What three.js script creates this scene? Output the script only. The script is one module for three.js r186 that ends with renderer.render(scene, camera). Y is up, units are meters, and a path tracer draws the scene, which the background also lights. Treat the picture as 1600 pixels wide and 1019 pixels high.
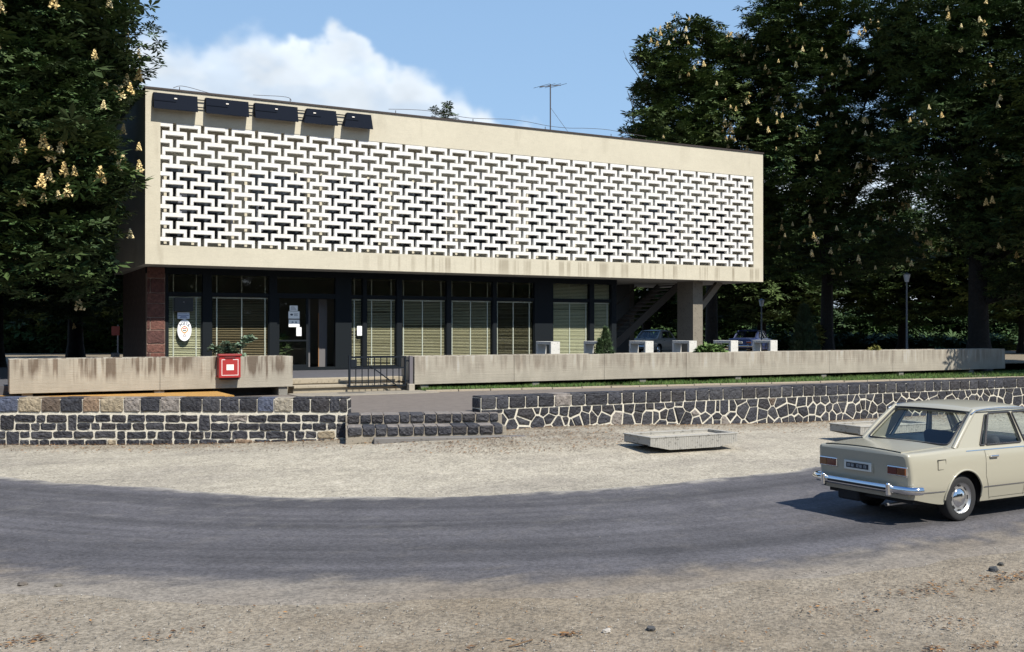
import * as THREE from 'three';
import { mergeGeometries } from 'three/addons/utils/BufferGeometryUtils.js';
import { RoundedBoxGeometry } from 'three/addons/geometries/RoundedBoxGeometry.js';

// ---------------------------------------------------------------- camera, sky, sun, exposure
// x runs along the post office's facade, z out of it towards the street, y up; the facade's left corner stands at x 0, z 0.
const F = 1600, CXP = 800, HYP = 516, THETA = Math.atan2(3769 - 800, 1600);
const ST = Math.sin(THETA), CT = Math.cos(THETA), CAM = [-4.925, 2.4, 32.56];
const scene = new THREE.Scene();
const camera = new THREE.PerspectiveCamera(2 * Math.atan(509.5 / F) * 180 / Math.PI, 1024 / 652, 0.1, 3000);
camera.position.set(...CAM);
camera.lookAt(CAM[0] + CT, CAM[1] + 6.5 / F, CAM[2] - ST);
const renderer = new THREE.WebGLRenderer({ antialias: true });
renderer.toneMapping = THREE.LinearToneMapping;
renderer.toneMappingExposure = 1.35;
renderer.shadowMap.enabled = true;

const SUN = new THREE.Vector3(0.10, Math.sin(50 * Math.PI / 180), Math.cos(50 * Math.PI / 180)).normalize();
const sun = new THREE.DirectionalLight(new THREE.Color(1, 0.95, 0.85), 5);
sun.position.copy(SUN).multiplyScalar(120).add(new THREE.Vector3(10, 0, 8));
sun.target.position.set(10, 0, 8);
sun.castShadow = true; sun.shadow.mapSize.set(4096, 4096);
Object.assign(sun.shadow.camera, { left: -60, right: 60, top: 60, bottom: -60, near: 1, far: 300 });
scene.add(sun, sun.target);

// pixel helpers: a ray of the photograph cut with a plane of the place
function ray(px, py) { const a = (px - CXP) / F; return [a * ST + CT, -(py - HYP) / F, a * CT - ST]; }
function cut(px, py, k, v) { const r = ray(px, py), t = (v - CAM[k]) / r[k]; return [CAM[0] + t * r[0], CAM[1] + t * r[1], CAM[2] + t * r[2]]; }
const onX = (px, py, v) => cut(px, py, 0, v), onY = (px, py, v) => cut(px, py, 1, v), onZ = (px, py, v) => cut(px, py, 2, v);
const at = (px, depth) => { const r = ray(px, HYP); return [CAM[0] + depth * r[0], CAM[2] + depth * r[2]]; };

// ---------------------------------------------------------------- random numbers and noise
function rng(seed) { let a = seed >>> 0; return () => { a = (a + 0x6D2B79F5) | 0; let t = Math.imul(a ^ (a >>> 15), 1 | a); t = (t + Math.imul(t ^ (t >>> 7), 61 | t)) ^ t; return ((t ^ (t >>> 14)) >>> 0) / 4294967296; }; }
const hash = (x, y, s) => { let h = Math.imul(x, 374761393) + Math.imul(y, 668265263) + Math.imul(s, 1274126177); h = Math.imul(h ^ (h >>> 13), 1274126177); return ((h ^ (h >>> 16)) >>> 0) / 4294967296; };
function vnoise(x, y, s = 0, per = 0) {
  let xi = Math.floor(x), yi = Math.floor(y); const fx = x - xi, fy = y - yi, u = fx * fx * (3 - 2 * fx), v = fy * fy * (3 - 2 * fy);
  let x1 = xi + 1, y1 = yi + 1;
  if (per) { xi = ((xi % per) + per) % per; x1 = ((x1 % per) + per) % per; yi = ((yi % per) + per) % per; y1 = ((y1 % per) + per) % per; }
  const a = hash(xi, yi, s), b = hash(x1, yi, s), c = hash(xi, y1, s), d = hash(x1, y1, s);
  return a + (b - a) * u + (c - a) * v + (a - b - c + d) * u * v;
}
function fbm(x, y, s = 0, oct = 4, per = 0) { let v = 0, a = 0.5, n = 0; for (let i = 0; i < oct; i++) { v += a * vnoise(x, y, s + i * 17, per); n += a; a *= 0.5; x *= 2; y *= 2; per *= 2; } return v / n; }
const sst = (a, b, x) => { const t = Math.min(1, Math.max(0, (x - a) / (b - a))); return t * t * (3 - 2 * t); };
const mix = (a, b, t) => a + (b - a) * t, clamp = (x, a = 0, b = 1) => Math.min(b, Math.max(a, x));
const mix3 = (a, b, t) => [mix(a[0], b[0], t), mix(a[1], b[1], t), mix(a[2], b[2], t)];

// ---------------------------------------------------------------- sky: clear May blue with a bank of fair-weather cumulus
{
  const W = 4096, H = 2048, data = new Float32Array(W * H * 4);
  const azCam = Math.atan2(-ST, CT);
  // crest line of the cloud bank seen over the roof: (pixel column, pixel row)
  const crest = [[-700, 250], [-200, 190], [60, 90], [180, 55], [240, 38], [290, 60], [305, 66], [350, 48], [400, 34], [440, 46], [480, 56], [520, 42], [550, 44], [590, 84], [610, 104], [660, 118], [720, 136], [745, 168], [790, 190], [850, 196], [890, 214], [1000, 240], [1200, 240], [1700, 236], [2300, 200]];
  const top = new Float32Array(W);
  for (let i = 0; i < W; i++) {
    const az = (i + 0.5) / W * 2 * Math.PI - Math.PI; let d = az - azCam; d = Math.atan2(Math.sin(d), Math.cos(d));
    const far = (3 + 11 * vnoise(i / W * 14, 3.3, 5, 14) * vnoise(i / W * 33, 9.1, 6, 33) * 1.6) * Math.PI / 180;
    let t = far;
    if (Math.abs(d) < 1.0) {
      const px = CXP + F * Math.tan(d);
      let k = 0; while (k < crest.length - 2 && crest[k + 1][0] < px) k++;
      const [x0, y0] = crest[k], [x1, y1] = crest[k + 1], f = clamp((px - x0) / (x1 - x0)), y = mix(y0, y1, f * f * (3 - 2 * f));
      const el = Math.atan((HYP - y) / F * Math.cos(d));
      t = mix(el, far, sst(0.62, 0.95, Math.abs(d)));
    }
    top[i] = t;
  }
  for (let j = 0; j < H; j++) {
    const el = ((j + 0.5) / H - 0.5) * Math.PI, e = Math.max(el, 0) / (Math.PI / 2);
    const k = Math.pow(e, 0.55);
    const base = mix3([0.395, 0.595, 0.80], [0.045, 0.135, 0.37], clamp(k * 1.12));
    const low = el < 0 ? [0.12, 0.12, 0.11] : base;
    for (let i = 0; i < W; i++) {
      let c = low;
      if (el > 0.0 && el < 0.42) {
        const u = i / W * 160, v = el * 160 / (2 * Math.PI);
        const b = fbm(u * 1.6, v * 1.9, 11, 5, 256) - 0.5, b2 = fbm(u * 0.45, v * 0.8, 21, 4, 72) - 0.5;
        const edge = top[i] + 0.002 + b * 0.034 + b2 * 0.010 - el;
        const dens = sst(-0.0015, 0.005 + 0.030 * vnoise(u * 0.7, v, 41, 112), edge) * (0.74 + 0.26 * sst(0.33, 0.6, fbm(u * 0.8, v * 1.5, 31, 4, 128))) * sst(-0.03, 0.03, el);
        const lit = 0.84 + 0.34 * (fbm(u * 1.1, v * 1.6, 51, 4, 176) - 0.40) + 0.10 * sst(0.04, 0, edge);
        c = mix3(low, [0.70 * lit, 0.765 * lit, 0.83 * lit], dens * 0.95);
      }
      const o = (j * W + i) * 4; data[o] = c[0]; data[o + 1] = c[1]; data[o + 2] = c[2]; data[o + 3] = 1;
    }
  }
  const tex = new THREE.DataTexture(data, W, H, THREE.RGBAFormat, THREE.FloatType);
  tex.mapping = THREE.EquirectangularReflectionMapping; tex.magFilter = THREE.LinearFilter; tex.needsUpdate = true;
  scene.background = tex; scene.environment = tex;
}

// ---------------------------------------------------------------- helpers: textures, materials, meshes
const enc = (x) => { x = clamp(x); return 255 * (x <= 0.0031308 ? 12.92 * x : 1.055 * Math.pow(x, 1 / 2.4) - 0.055); };
function colorTex(w, h, fn) {
  const d = new Uint8Array(w * h * 4);
  for (let j = 0; j < h; j++) for (let i = 0; i < w; i++) { const c = fn(i / w, j / h, i, j), o = (j * w + i) * 4; d[o] = enc(c[0]); d[o + 1] = enc(c[1]); d[o + 2] = enc(c[2]); d[o + 3] = 255; }
  const t = new THREE.DataTexture(d, w, h); t.colorSpace = THREE.SRGBColorSpace; t.wrapS = t.wrapT = THREE.RepeatWrapping; t.magFilter = THREE.LinearFilter; t.needsUpdate = true; return t;
}
function grayTex(w, h, fn) {
  const d = new Uint8Array(w * h * 4);
  for (let j = 0; j < h; j++) for (let i = 0; i < w; i++) { const v = 255 * clamp(fn(i / w, j / h, i, j)), o = (j * w + i) * 4; d[o] = d[o + 1] = d[o + 2] = v; d[o + 3] = 255; }
  const t = new THREE.DataTexture(d, w, h); t.wrapS = t.wrapT = THREE.RepeatWrapping; t.magFilter = THREE.LinearFilter; t.needsUpdate = true; return t;
}
const lin = (r, g, b) => new THREE.Color().setRGB(r, g, b);
function mat(r, g, b, rough = 0.85, extra = {}) { return new THREE.MeshStandardMaterial({ color: lin(r, g, b), roughness: rough, metalness: 0, ...extra }); }
function phys(r, g, b, rough, extra = {}) { return new THREE.MeshPhysicalMaterial({ color: lin(r, g, b), roughness: rough, metalness: 0, ...extra }); }
const used = new Map();
function numbered(n) { const k = used.get(n) ?? 0; used.set(n, k + 1); return k ? n + '_' + String(k).padStart(3, '0') : n; }
function obj(name, geo, m, parent) {
  const g = Array.isArray(geo) ? join(geo) : geo, o = new THREE.Mesh(g, m); o.castShadow = o.receiveShadow = true;
  o.name = parent ? name : numbered(name); (parent ?? scene).add(o); return o;
}
function join(list) { return list.length === 1 ? list[0] : mergeGeometries(list.map((g) => { const h = g.index ? g.toNonIndexed() : g; for (const k of Object.keys(h.attributes)) if (!['position', 'normal', 'uv'].includes(k)) h.deleteAttribute(k); return h; })); }
function tag(o, label, category, group) { Object.assign(o.userData, { label, category }); if (group) o.userData.group = group; return o; }
function thing(name, label, category, p = [0, 0, 0], turn = 0, group) { const o = new THREE.Group(); o.name = numbered(name); scene.add(o); o.position.set(...p); o.rotation.y = turn; return tag(o, label, category, group); }
function part(name, parent) { const o = new THREE.Group(); o.name = name; parent.add(o); return o; }
function struct(name, geo, m) { const o = obj(name, geo, m); o.userData.kind = 'structure'; return o; }
function copyOf(o, label, p, turn) { const c = o.clone(); c.name = numbered(o.name.replace(/_\d{3}$/, '')); c.userData = { ...o.userData, label: label ?? o.userData.label }; scene.add(c); c.position.set(...p); if (turn !== undefined) c.rotation.y = turn; return c; }
// uv in metres, by the way each face points
function uvm(g, s = 1) {
  if (g.index) g = g.toNonIndexed(); const p = g.attributes.position, n = p.count, uv = new Float32Array(n * 2), a = new THREE.Vector3(), b = new THREE.Vector3(), c = new THREE.Vector3();
  for (let i = 0; i < n; i += 3) {
    a.fromBufferAttribute(p, i); b.fromBufferAttribute(p, i + 1).sub(a); c.fromBufferAttribute(p, i + 2).sub(a); b.cross(c);
    const x = Math.abs(b.x), y = Math.abs(b.y), z = Math.abs(b.z);
    for (let k = 0; k < 3; k++) { const q = i + k, X = p.getX(q), Y = p.getY(q), Z = p.getZ(q); const [u, v] = z >= x && z >= y ? [X, Y] : x >= y ? [Z, Y] : [X, Z]; uv[q * 2] = u * s; uv[q * 2 + 1] = v * s; }
  }
  g.setAttribute('uv', new THREE.BufferAttribute(uv, 2)); return g;
}
function bx(x0, x1, y0, y1, z0, z1) { const g = new THREE.BoxGeometry(x1 - x0, y1 - y0, z1 - z0); g.translate((x0 + x1) / 2, (y0 + y1) / 2, (z0 + z1) / 2); return uvm(g); }
function rb(x0, x1, y0, y1, z0, z1, r = 0.01, seg = 2) { const g = new RoundedBoxGeometry(x1 - x0, y1 - y0, z1 - z0, seg, Math.min(r, (x1 - x0) / 2.01, (y1 - y0) / 2.01, (z1 - z0) / 2.01)); g.translate((x0 + x1) / 2, (y0 + y1) / 2, (z0 + z1) / 2); return uvm(g); }
function bar(a, b, w, h = w) { const A = new THREE.Vector3(...a), B = new THREE.Vector3(...b), d = B.clone().sub(A), g = new THREE.BoxGeometry(w, h, d.length()); const m = new THREE.Matrix4().lookAt(B, A, Math.abs(d.y) > 0.99 * d.length() ? new THREE.Vector3(1, 0, 0) : new THREE.Vector3(0, 1, 0)); g.applyMatrix4(m); g.translate((A.x + B.x) / 2, (A.y + B.y) / 2, (A.z + B.z) / 2); return uvm(g); }
function tube(pts, r, seg = 24, rad = 8, closed = false) { return new THREE.TubeGeometry(new THREE.CatmullRomCurve3(pts.map((p) => new THREE.Vector3(...p)), closed, 'centripetal'), seg, r, rad, closed); }
function rod(a, b, r, rad = 8) { return new THREE.TubeGeometry(new THREE.LineCurve3(new THREE.Vector3(...a), new THREE.Vector3(...b)), 1, r, rad); }
function soup(pos, uv) { const g = new THREE.BufferGeometry(); g.setAttribute('position', new THREE.Float32BufferAttribute(pos, 3)); if (uv) g.setAttribute('uv', new THREE.Float32BufferAttribute(uv, 2)); else g.setAttribute('uv', new THREE.Float32BufferAttribute(new Float32Array(pos.length / 3 * 2), 2)); g.computeVertexNormals(); return g; }
function clear(m) { const o = new THREE.MeshPhysicalMaterial({ color: lin(...m), roughness: 0.02, transmission: 1, thickness: 0, ior: 1.5 }); return o; }

// shared textures
const concreteTex = colorTex(512, 512, (u, v) => { const n = 0.80 + 0.16 * (fbm(u * 8, v * 8, 3, 5, 8) - 0.5) + 0.20 * (hash(Math.floor(u * 512), Math.floor(v * 512), 9) - 0.5) * 0.8 - 0.30 * sst(0.66, 0.8, fbm(u * 24, v * 24, 13, 3, 24)); return [n, n * 0.985, n * 0.955]; });
const concreteBump = grayTex(512, 512, (u, v) => 0.5 + 0.5 * (fbm(u * 40, v * 40, 8, 3, 40) - 0.5) + 0.4 * (hash(Math.floor(u * 512), Math.floor(v * 512), 19) - 0.5));
const rockTex = colorTex(512, 512, (u, v) => { const n = 0.72 + 0.75 * (fbm(u * 10, v * 10, 33, 5, 10) - 0.5) + 0.28 * (hash(Math.floor(u * 512), Math.floor(v * 512), 39) - 0.5); const w = sst(0.72, 0.84, fbm(u * 18, v * 18, 43, 3, 18)); return mix3([n, n, n * 1.02], [1, 0.95, 0.85], w * 0.55); });
const rockBump = grayTex(512, 512, (u, v) => fbm(u * 14, v * 14, 53, 5, 14));
// ---------------------------------------------------------------- the ground, the road
const gravelTex = colorTex(1024, 1024, (u, v, i, j) => {
  let n = 0.74 + 0.34 * (fbm(u * 60, v * 60, 61, 3, 60) - 0.5) + 0.22 * (hash(i, j, 62) - 0.5) + 0.25 * (fbm(u * 9, v * 9, 63, 4, 9) - 0.5);
  n += 0.5 * (vnoise(u * 110, v * 110, 66, 110) - 0.5); const s = hash(i >> 2, j >> 2, 64); if (s > 0.965) n *= 1.45; else if (s < 0.06) n *= 0.55;
  const h = hash(i >> 1, j >> 1, 65) * 0.10; return [n * (1 + h * 0.4), n * (0.99), n * (0.97 - h)];
});
const gravelBump = grayTex(1024, 1024, (u, v, i, j) => 0.5 * fbm(u * 90, v * 90, 71, 3, 90) + 0.5 * vnoise(u * 300, v * 300, 72, 300));
const asphaltTex = colorTex(1024, 1024, (u, v, i, j) => {
  let n = 0.74 + 0.16 * (fbm(u * 30, v * 30, 81, 3, 30) - 0.5) + 0.34 * (hash(i, j, 82) - 0.5) + 0.14 * (fbm(u * 6, v * 6, 83, 4, 6) - 0.5);
  n += 0.42 * (vnoise(u * 80, v * 80, 86, 80) - 0.5); const s = hash(i >> 2, j >> 2, 84); if (s > 0.985) n *= 1.7; else if (s < 0.03) n *= 0.7; return [n, n, n * 1.015];
});
const groundMat = new THREE.MeshStandardMaterial({ color: 0xffffff, map: gravelTex, bumpMap: gravelBump, bumpScale: 0.012, roughness: 0.97, vertexColors: true });
const roadMat = new THREE.MeshStandardMaterial({ color: 0xffffff, map: asphaltTex, bumpMap: gravelBump, bumpScale: 0.006, roughness: 0.88, vertexColors: true });

const roadCurve = new THREE.CatmullRomCurve3([[-60, -48], [-25, -10], [-14, 4.6], [-11, 9], [-8.6, 12.9], [-6.4, 15.9], [-4.6, 18.1], [-2.95, 19.85], [-1.2, 21.05], [1.0, 22.0], [3.5, 22.45], [7, 22.3], [12, 21.8], [20, 20.8], [60, 16], [160, 4]].map(([x, z]) => new THREE.Vector3(x, 0, z)), false, 'centripetal');
const roadPts = roadCurve.getSpacedPoints(1600);
function roadSide(x, z) { let best = 1e9, s = 0; for (let i = 0; i < roadPts.length; i += 8) { const p = roadPts[i], d = (p.x - x) ** 2 + (p.z - z) ** 2; if (d < best) { best = d; const q = roadPts[Math.min(i + 1, roadPts.length - 1)], r = roadPts[Math.max(i - 1, 0)]; s = (q.x - r.x) * (z - p.z) - (q.z - r.z) * (x - p.x); } } return Math.sign(s) * Math.sqrt(best); }
const rise = (x, z) => 0.27 * Math.exp(-(((x - 6.3) / 4.6) ** 2)) * sst(18.5, 13.2, z) + 0.06 * sst(16, 12, z) * sst(5, 14, x);
const bumpy = (x, z) => 0.018 * (fbm(x * 0.7, z * 0.7, 91, 3) - 0.5);
const groundY = (x, z) => rise(x, z) + bumpy(x, z);
const LIGHT = [0.56, 0.515, 0.435], BROWN = [0.335, 0.28, 0.22], GREYG = [0.41, 0.375, 0.325];
function groundColor(x, z) {
  const s = roadSide(x, z), n = fbm(x * 0.45, z * 0.9, 101, 5), n2 = fbm(x * 2.2, z * 3.5, 102, 4), n3 = fbm(x * 7, z * 11, 103, 3);
  let c = s > 0 ? mix3([0.365, 0.32, 0.262], [0.295, 0.245, 0.185], clamp(0.5 + 2.2 * (n - 0.5) + 0.9 * (n2 - 0.5))) : mix3(LIGHT, GREYG, clamp(0.25 + 1.9 * (n - 0.5) + 0.8 * (n2 - 0.5)));
  // brown litter and damp earth trodden in along the foot of the walls and by the steps
  const wall = x < 3.5 ? sst(1.5, 0.2, (z - (12.12 + (x - 2.21) * 0.54))) : sst(1.7, 0.2, z - 13.1), step = Math.exp(-(((x - 5.6) / 2.4) ** 2) - (((z - 14.6) / 1.3) ** 2));
  const dirt = clamp(Math.max(wall, step * 0.9) * (0.25 + 1.6 * (n2 - 0.3)) );
  c = mix3(c, [0.23, 0.175, 0.115], dirt * 0.75);
  const k = 0.86 + 0.36 * (n3 - 0.5) + 0.18 * (n2 - 0.5); return [c[0] * k, c[1] * k, c[2] * k];
}
{
  const lines = (lo, a, b, hi, step) => { const v = []; for (let d = hi - b, x = hi; x > b;) { v.push(x); x = x > b + 200 ? x - 120 : x > b + 30 ? x - 30 : x - 3; } v.reverse(); const left = []; for (let x = lo; x < a;) { left.push(x); x += a - x > 200 ? 120 : a - x > 30 ? 30 : 3; } const mid = []; for (let x = a; x <= b + 1e-6; x += step) mid.push(x); return [...left, ...mid, ...v.filter((x) => x > b + step)]; };
  const xs = lines(-600, -12, 32, 700, 0.14), zs = lines(-700, 7, 31, 200, 0.12);
  const pos = [], uv = [], col = [], idx = [];
  for (const z of zs) for (const x of xs) { pos.push(x, groundY(x, z), z); uv.push(x / 2.6, z / 2.6); col.push(...groundColor(x, z)); }
  for (let j = 0; j < zs.length - 1; j++) for (let i = 0; i < xs.length - 1; i++) { const a = j * xs.length + i, b = a + 1, c = a + xs.length, d = c + 1; idx.push(a, c, b, b, c, d); }
  const g = new THREE.BufferGeometry(); g.setAttribute('position', new THREE.Float32BufferAttribute(pos, 3)); g.setAttribute('uv', new THREE.Float32BufferAttribute(uv, 2)); g.setAttribute('color', new THREE.Float32BufferAttribute(col, 3)); g.setIndex(idx); g.computeVertexNormals();
  struct('ground', g, groundMat);
}
{
  const pos = [], uv = [], col = [], idx = [], M = 68, half = 3.35;
  const rows = roadPts.filter((p) => p.x > -40 && p.x < 60);
  rows.forEach((p, i) => {
    const q = rows[Math.min(i + 1, rows.length - 1)], r = rows[Math.max(i - 1, 0)], tx = q.x - r.x, tz = q.z - r.z, l = Math.hypot(tx, tz), nx = -tz / l, nz = tx / l, along = i * 0.16;
    const wob = 0.28 * (fbm(along * 0.25, 3.1, 111, 3) - 0.5), wob2 = 0.28 * (fbm(along * 0.25, 8.1, 112, 3) - 0.5);
    for (let k = 0; k <= M; k++) {
      const s = (k / M * 2 - 1) * half, x = p.x + nx * s, z = p.z + nz * s; pos.push(x, groundY(x, z) + mix(-0.03, 0.012, sst(half, half - 0.75, Math.abs(s) + 0.55 * (fbm(x * 1.1, z * 1.1, 118, 4) - 0.5))), z); uv.push(x / 2.1, z / 2.1);
      const e = s < 0 ? half + s + wob : half - s + wob2, grit = fbm(x * 5, z * 5, 113, 4), grit2 = fbm(x * 1.3, z * 1.3, 114, 3);
      const dust = clamp(sst(0.15, -0.12, (e - (s > 0 ? 1.05 : 0.60)) / (s > 0 ? 2.8 : 1.5) + (grit - 0.5) * 0.42 + (grit2 - 0.5) * 0.16) + 0.10 * sst(0.58, 0.75, grit));
      const lane = 0.5 + 0.5 * Math.sin(s * 4.2 + 1.2 * fbm(along * 0.08, s, 117, 2)), streak = fbm(along * 0.16, s * 6.5, 115, 4), patch = 0.08 * (sst(0.50, 0.515, fbm(along * 0.11 + 7, s * 0.55, 119, 3)) - 0.5), wear = 0.74 + patch + 0.80 * (streak - 0.5) + 0.22 * lane + 0.35 * (grit2 - 0.5);
      const a = [0.114 * wear, 0.108 * wear, 0.115 * wear];
      col.push(...mix3(a, groundColor(x, z).map((v) => v * 0.95), dust * 0.96));
    }
    if (i) for (let k = 0; k < M; k++) { const a = (i - 1) * (M + 1) + k, b = a + 1, c = a + M + 1, d = c + 1; idx.push(a, b, c, b, d, c); }
  });
  const g = new THREE.BufferGeometry(); g.setAttribute('position', new THREE.Float32BufferAttribute(pos, 3)); g.setAttribute('uv', new THREE.Float32BufferAttribute(uv, 2)); g.setAttribute('color', new THREE.Float32BufferAttribute(col, 3)); g.setIndex(idx); g.computeVertexNormals();
  struct('road', g, roadMat);
}

// ---------------------------------------------------------------- stone walls and steps
const mortarMat = mat(0.745, 0.705, 0.61, 0.95, { map: concreteTex, bumpMap: concreteBump, bumpScale: 0.01 });
const stoneMats = [[0.030, 0.031, 0.040], [0.040, 0.041, 0.052], [0.024, 0.024, 0.031], [0.052, 0.052, 0.060], [0.035, 0.032, 0.036]].map((c) => mat(...c, 0.72, { map: rockTex, bumpMap: rockBump, bumpScale: 0.035 }));
const paleMats = [[0.36, 0.295, 0.20], [0.27, 0.185, 0.12], [0.255, 0.225, 0.20], [0.085, 0.10, 0.15], [0.13, 0.095, 0.07], [0.36, 0.32, 0.25]].map((c) => mat(...c, 0.8, { map: rockTex, bumpMap: rockBump, bumpScale: 0.035 }));
// one dressed stone: polygon (in the wall's plane), rounded over towards its proud face
function stoneGeo(poly, r, proud = 0.016, bevel = 0.014) {
  const n = poly.length, cx = poly.reduce((s, p) => s + p[0], 0) / n, cy = poly.reduce((s, p) => s + p[1], 0) / n;
  const ring = (inset, z, wob) => poly.map(([x, y]) => { const d = Math.hypot(x - cx, y - cy) || 1, k = Math.max(0, 1 - inset / d); return [cx + (x - cx) * k, cy + (y - cy) * k, z + (r() - 0.5) * wob]; });
  const R = [ring(0, -0.03, 0), ring(0.002, proud * 0.45, 0.003), ring(bevel, proud * 0.9, 0.007), ring(Math.min(0.1, bevel * 3.2), proud * 1.05, 0.016)], c = [cx, cy, proud * 1.12 + (r() - 0.5) * 0.02], pos = [];
  for (let k = 0; k < 3; k++) for (let i = 0; i < n; i++) { const a = R[k][i], b = R[k][(i + 1) % n], d = R[k + 1][i], e = R[k + 1][(i + 1) % n]; pos.push(...a, ...b, ...d, ...b, ...e, ...d); }
  for (let i = 0; i < n; i++) pos.push(...R[3][i], ...R[3][(i + 1) % n], ...c);
  return uvm(soup(pos), 1.4);
}
// rectangle with broken corners, counter-clockwise
function rough(x0, x1, y0, y1, r, j = 0.012) { const q = (a) => (r() - 0.5) * 2 * a, w = x1 - x0, h = y1 - y0, c = () => 0.012 + r() * 0.02; return [[x0 + c(), y0 + q(j) * 0.6], [x0 + w * (0.4 + r() * 0.2), y0 + q(j)], [x1 - c(), y0 + q(j) * 0.6], [x1 + q(j) * 0.5, y0 + c()], [x1 + q(j), y1 - c()], [x1 - c(), y1 + q(j) * 0.6], [x0 + w * (0.4 + r() * 0.2), y1 + q(j)], [x0 + c(), y1 + q(j) * 0.6], [x0 + q(j), y1 - c()], [x0 + q(j) * 0.5, y0 + c()]]; }
function stoneIn(name, parent, poly, r, m, o = {}) { const s = obj(name, stoneGeo(poly, r, o.proud, o.bevel), m, parent); return s; }

{ // the left wall: squared stones in uneven courses under a row of mixed coping stones
  const r = rng(7), turn = -Math.atan2(0.4745, 0.8803);
  const w = thing('coursed_stone_wall', 'low dark stone wall of squared blocks in white mortar with tan coping stones', 'wall', [2.2, 0, 12.1], turn);
  const L = 13.5; // local x runs from -L to 0
  obj('mortar_core', bx(-L, 0, -0.4, 0.955, -0.42, 0), mortarMat, w);
  const F4 = [0, 1, 2, 3].map(() => -L + 0.01), RH = 0.172, Y0 = -0.03; let guard = 0;
  while (guard++ < 900) {
    let k = 0; for (let i = 1; i < 4; i++) if (F4[i] < F4[k] - 1e-6) k = i;
    if (F4[k] > -0.1) break;
    let x0 = F4[k], up = k < 3 && Math.abs(F4[k + 1] - x0) < 0.05, tall = up && r() < 0.24;
    let wid = tall ? 0.17 + r() * 0.14 : 0.17 + r() * 0.30; let x1 = x0 + wid;
    for (const q of [k - 1, k + (tall ? 2 : 1)]) if (q >= 0 && q < 4 && Math.abs(F4[q] - x1) < 0.06) x1 = F4[q] ;
    if (x1 > -0.16) x1 = -0.005;
    const y0 = Y0 + k * RH + (r() - 0.5) * 0.02, y1 = Y0 + (k + (tall ? 2 : 1)) * RH - 0.026;
    const m = r() < 0.035 ? paleMats[Math.floor(r() * 3)] : stoneMats[Math.floor(r() * stoneMats.length)];
    stoneIn('stone', w, rough(x0 + 0.013, x1 - 0.013, y0 + (k ? 0.0 : -0.06), y1 - 0.002, r, 0.016), r, m, { proud: 0.008 + r() * 0.022 });
    F4[k] = x1; if (tall) F4[k + 1] = x1;
  }
  const capMats = [3, 0, 4, -1, 1, 0, 2, -1, 2, -1, -1, -1, -1, -2, 5, -1, -1, -1, -1];
  // coping, listed from the photograph's left edge to the steps (pixel columns)
  const cols = [0, 30, 66, 96, 131, 158, 195, 221, 252, 283, 318, 346, 376, 404, 430, 459, 487, 517, 533, 545], xs = cols.map((c) => (c - 545) / 1600 * 21.38);
  let caps = xs.slice(0, -1).map((x, i) => [x, xs[i + 1], capMats[i]]);
  for (let x = xs[0]; x > -L + 0.4;) { const wid = 0.3 + r() * 0.2; caps.push([x - wid, x, r() < 0.4 ? Math.floor(r() * 3) : -1]); x -= wid; }
  for (const [a, b, m] of caps) {
    const mm = m === -2 ? paleMats[3] : m < 0 ? stoneMats[Math.floor(r() * 5)] : paleMats[m];
    const s = stoneIn('coping_stone', w, rough(a + 0.008, b - 0.008, 0.695, 0.965, r, 0.008), r, mm, { proud: 0.028 });
    obj('coping_top', rb(a + 0.008, b - 0.008, 0.93, 0.985 + r() * 0.012, -0.43, -0.012, 0.012), mm, w);
  }
  // dressed end towards the steps
  for (let k = 0; k < 5; k++) { const e = stoneIn('end_stone', w, rough(0.02, 0.40, -0.02 + k * 0.195, 0.15 + k * 0.195, r), r, stoneMats[k % 5]); e.rotation.y = Math.PI / 2; }
}
// convex cell of a seed among its neighbours, shrunk by half the mortar joint
function cell(seed, seeds, box, joint) {
  let P = [[box[0], box[2]], [box[1], box[2]], [box[1], box[3]], [box[0], box[3]]];
  for (const s of seeds) {
    if (s === seed) continue; const dx = s[0] - seed[0], dy = s[1] - seed[1], d = Math.hypot(dx, dy); if (d > 1.3) continue;
    const nx = dx / d, ny = dy / d, k = d / 2 + ((seed[2] ?? 0) - (s[2] ?? 0)) * 0.5 - joint * (0.55 + 0.9 * hash(Math.round((seed[0] + s[0]) * 50), Math.round((seed[1] + s[1]) * 50), 5)) / 2, out = [];
    const side = (p) => (p[0] - seed[0]) * nx + (p[1] - seed[1]) * ny - k;
    for (let i = 0; i < P.length; i++) { const a = P[i], b = P[(i + 1) % P.length], sa = side(a), sb = side(b); if (sa <= 0) out.push(a); if (sa * sb < 0) { const t = sa / (sa - sb); out.push([a[0] + (b[0] - a[0]) * t, a[1] + (b[1] - a[1]) * t]); } }
    P = out; if (P.length < 3) return null;
  }
  const Q = P.filter((p, i) => { const q = P[(i + 1) % P.length]; return Math.hypot(p[0] - q[0], p[1] - q[1]) > 0.025; });
  return Q.length >= 3 ? Q : null;
}
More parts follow.
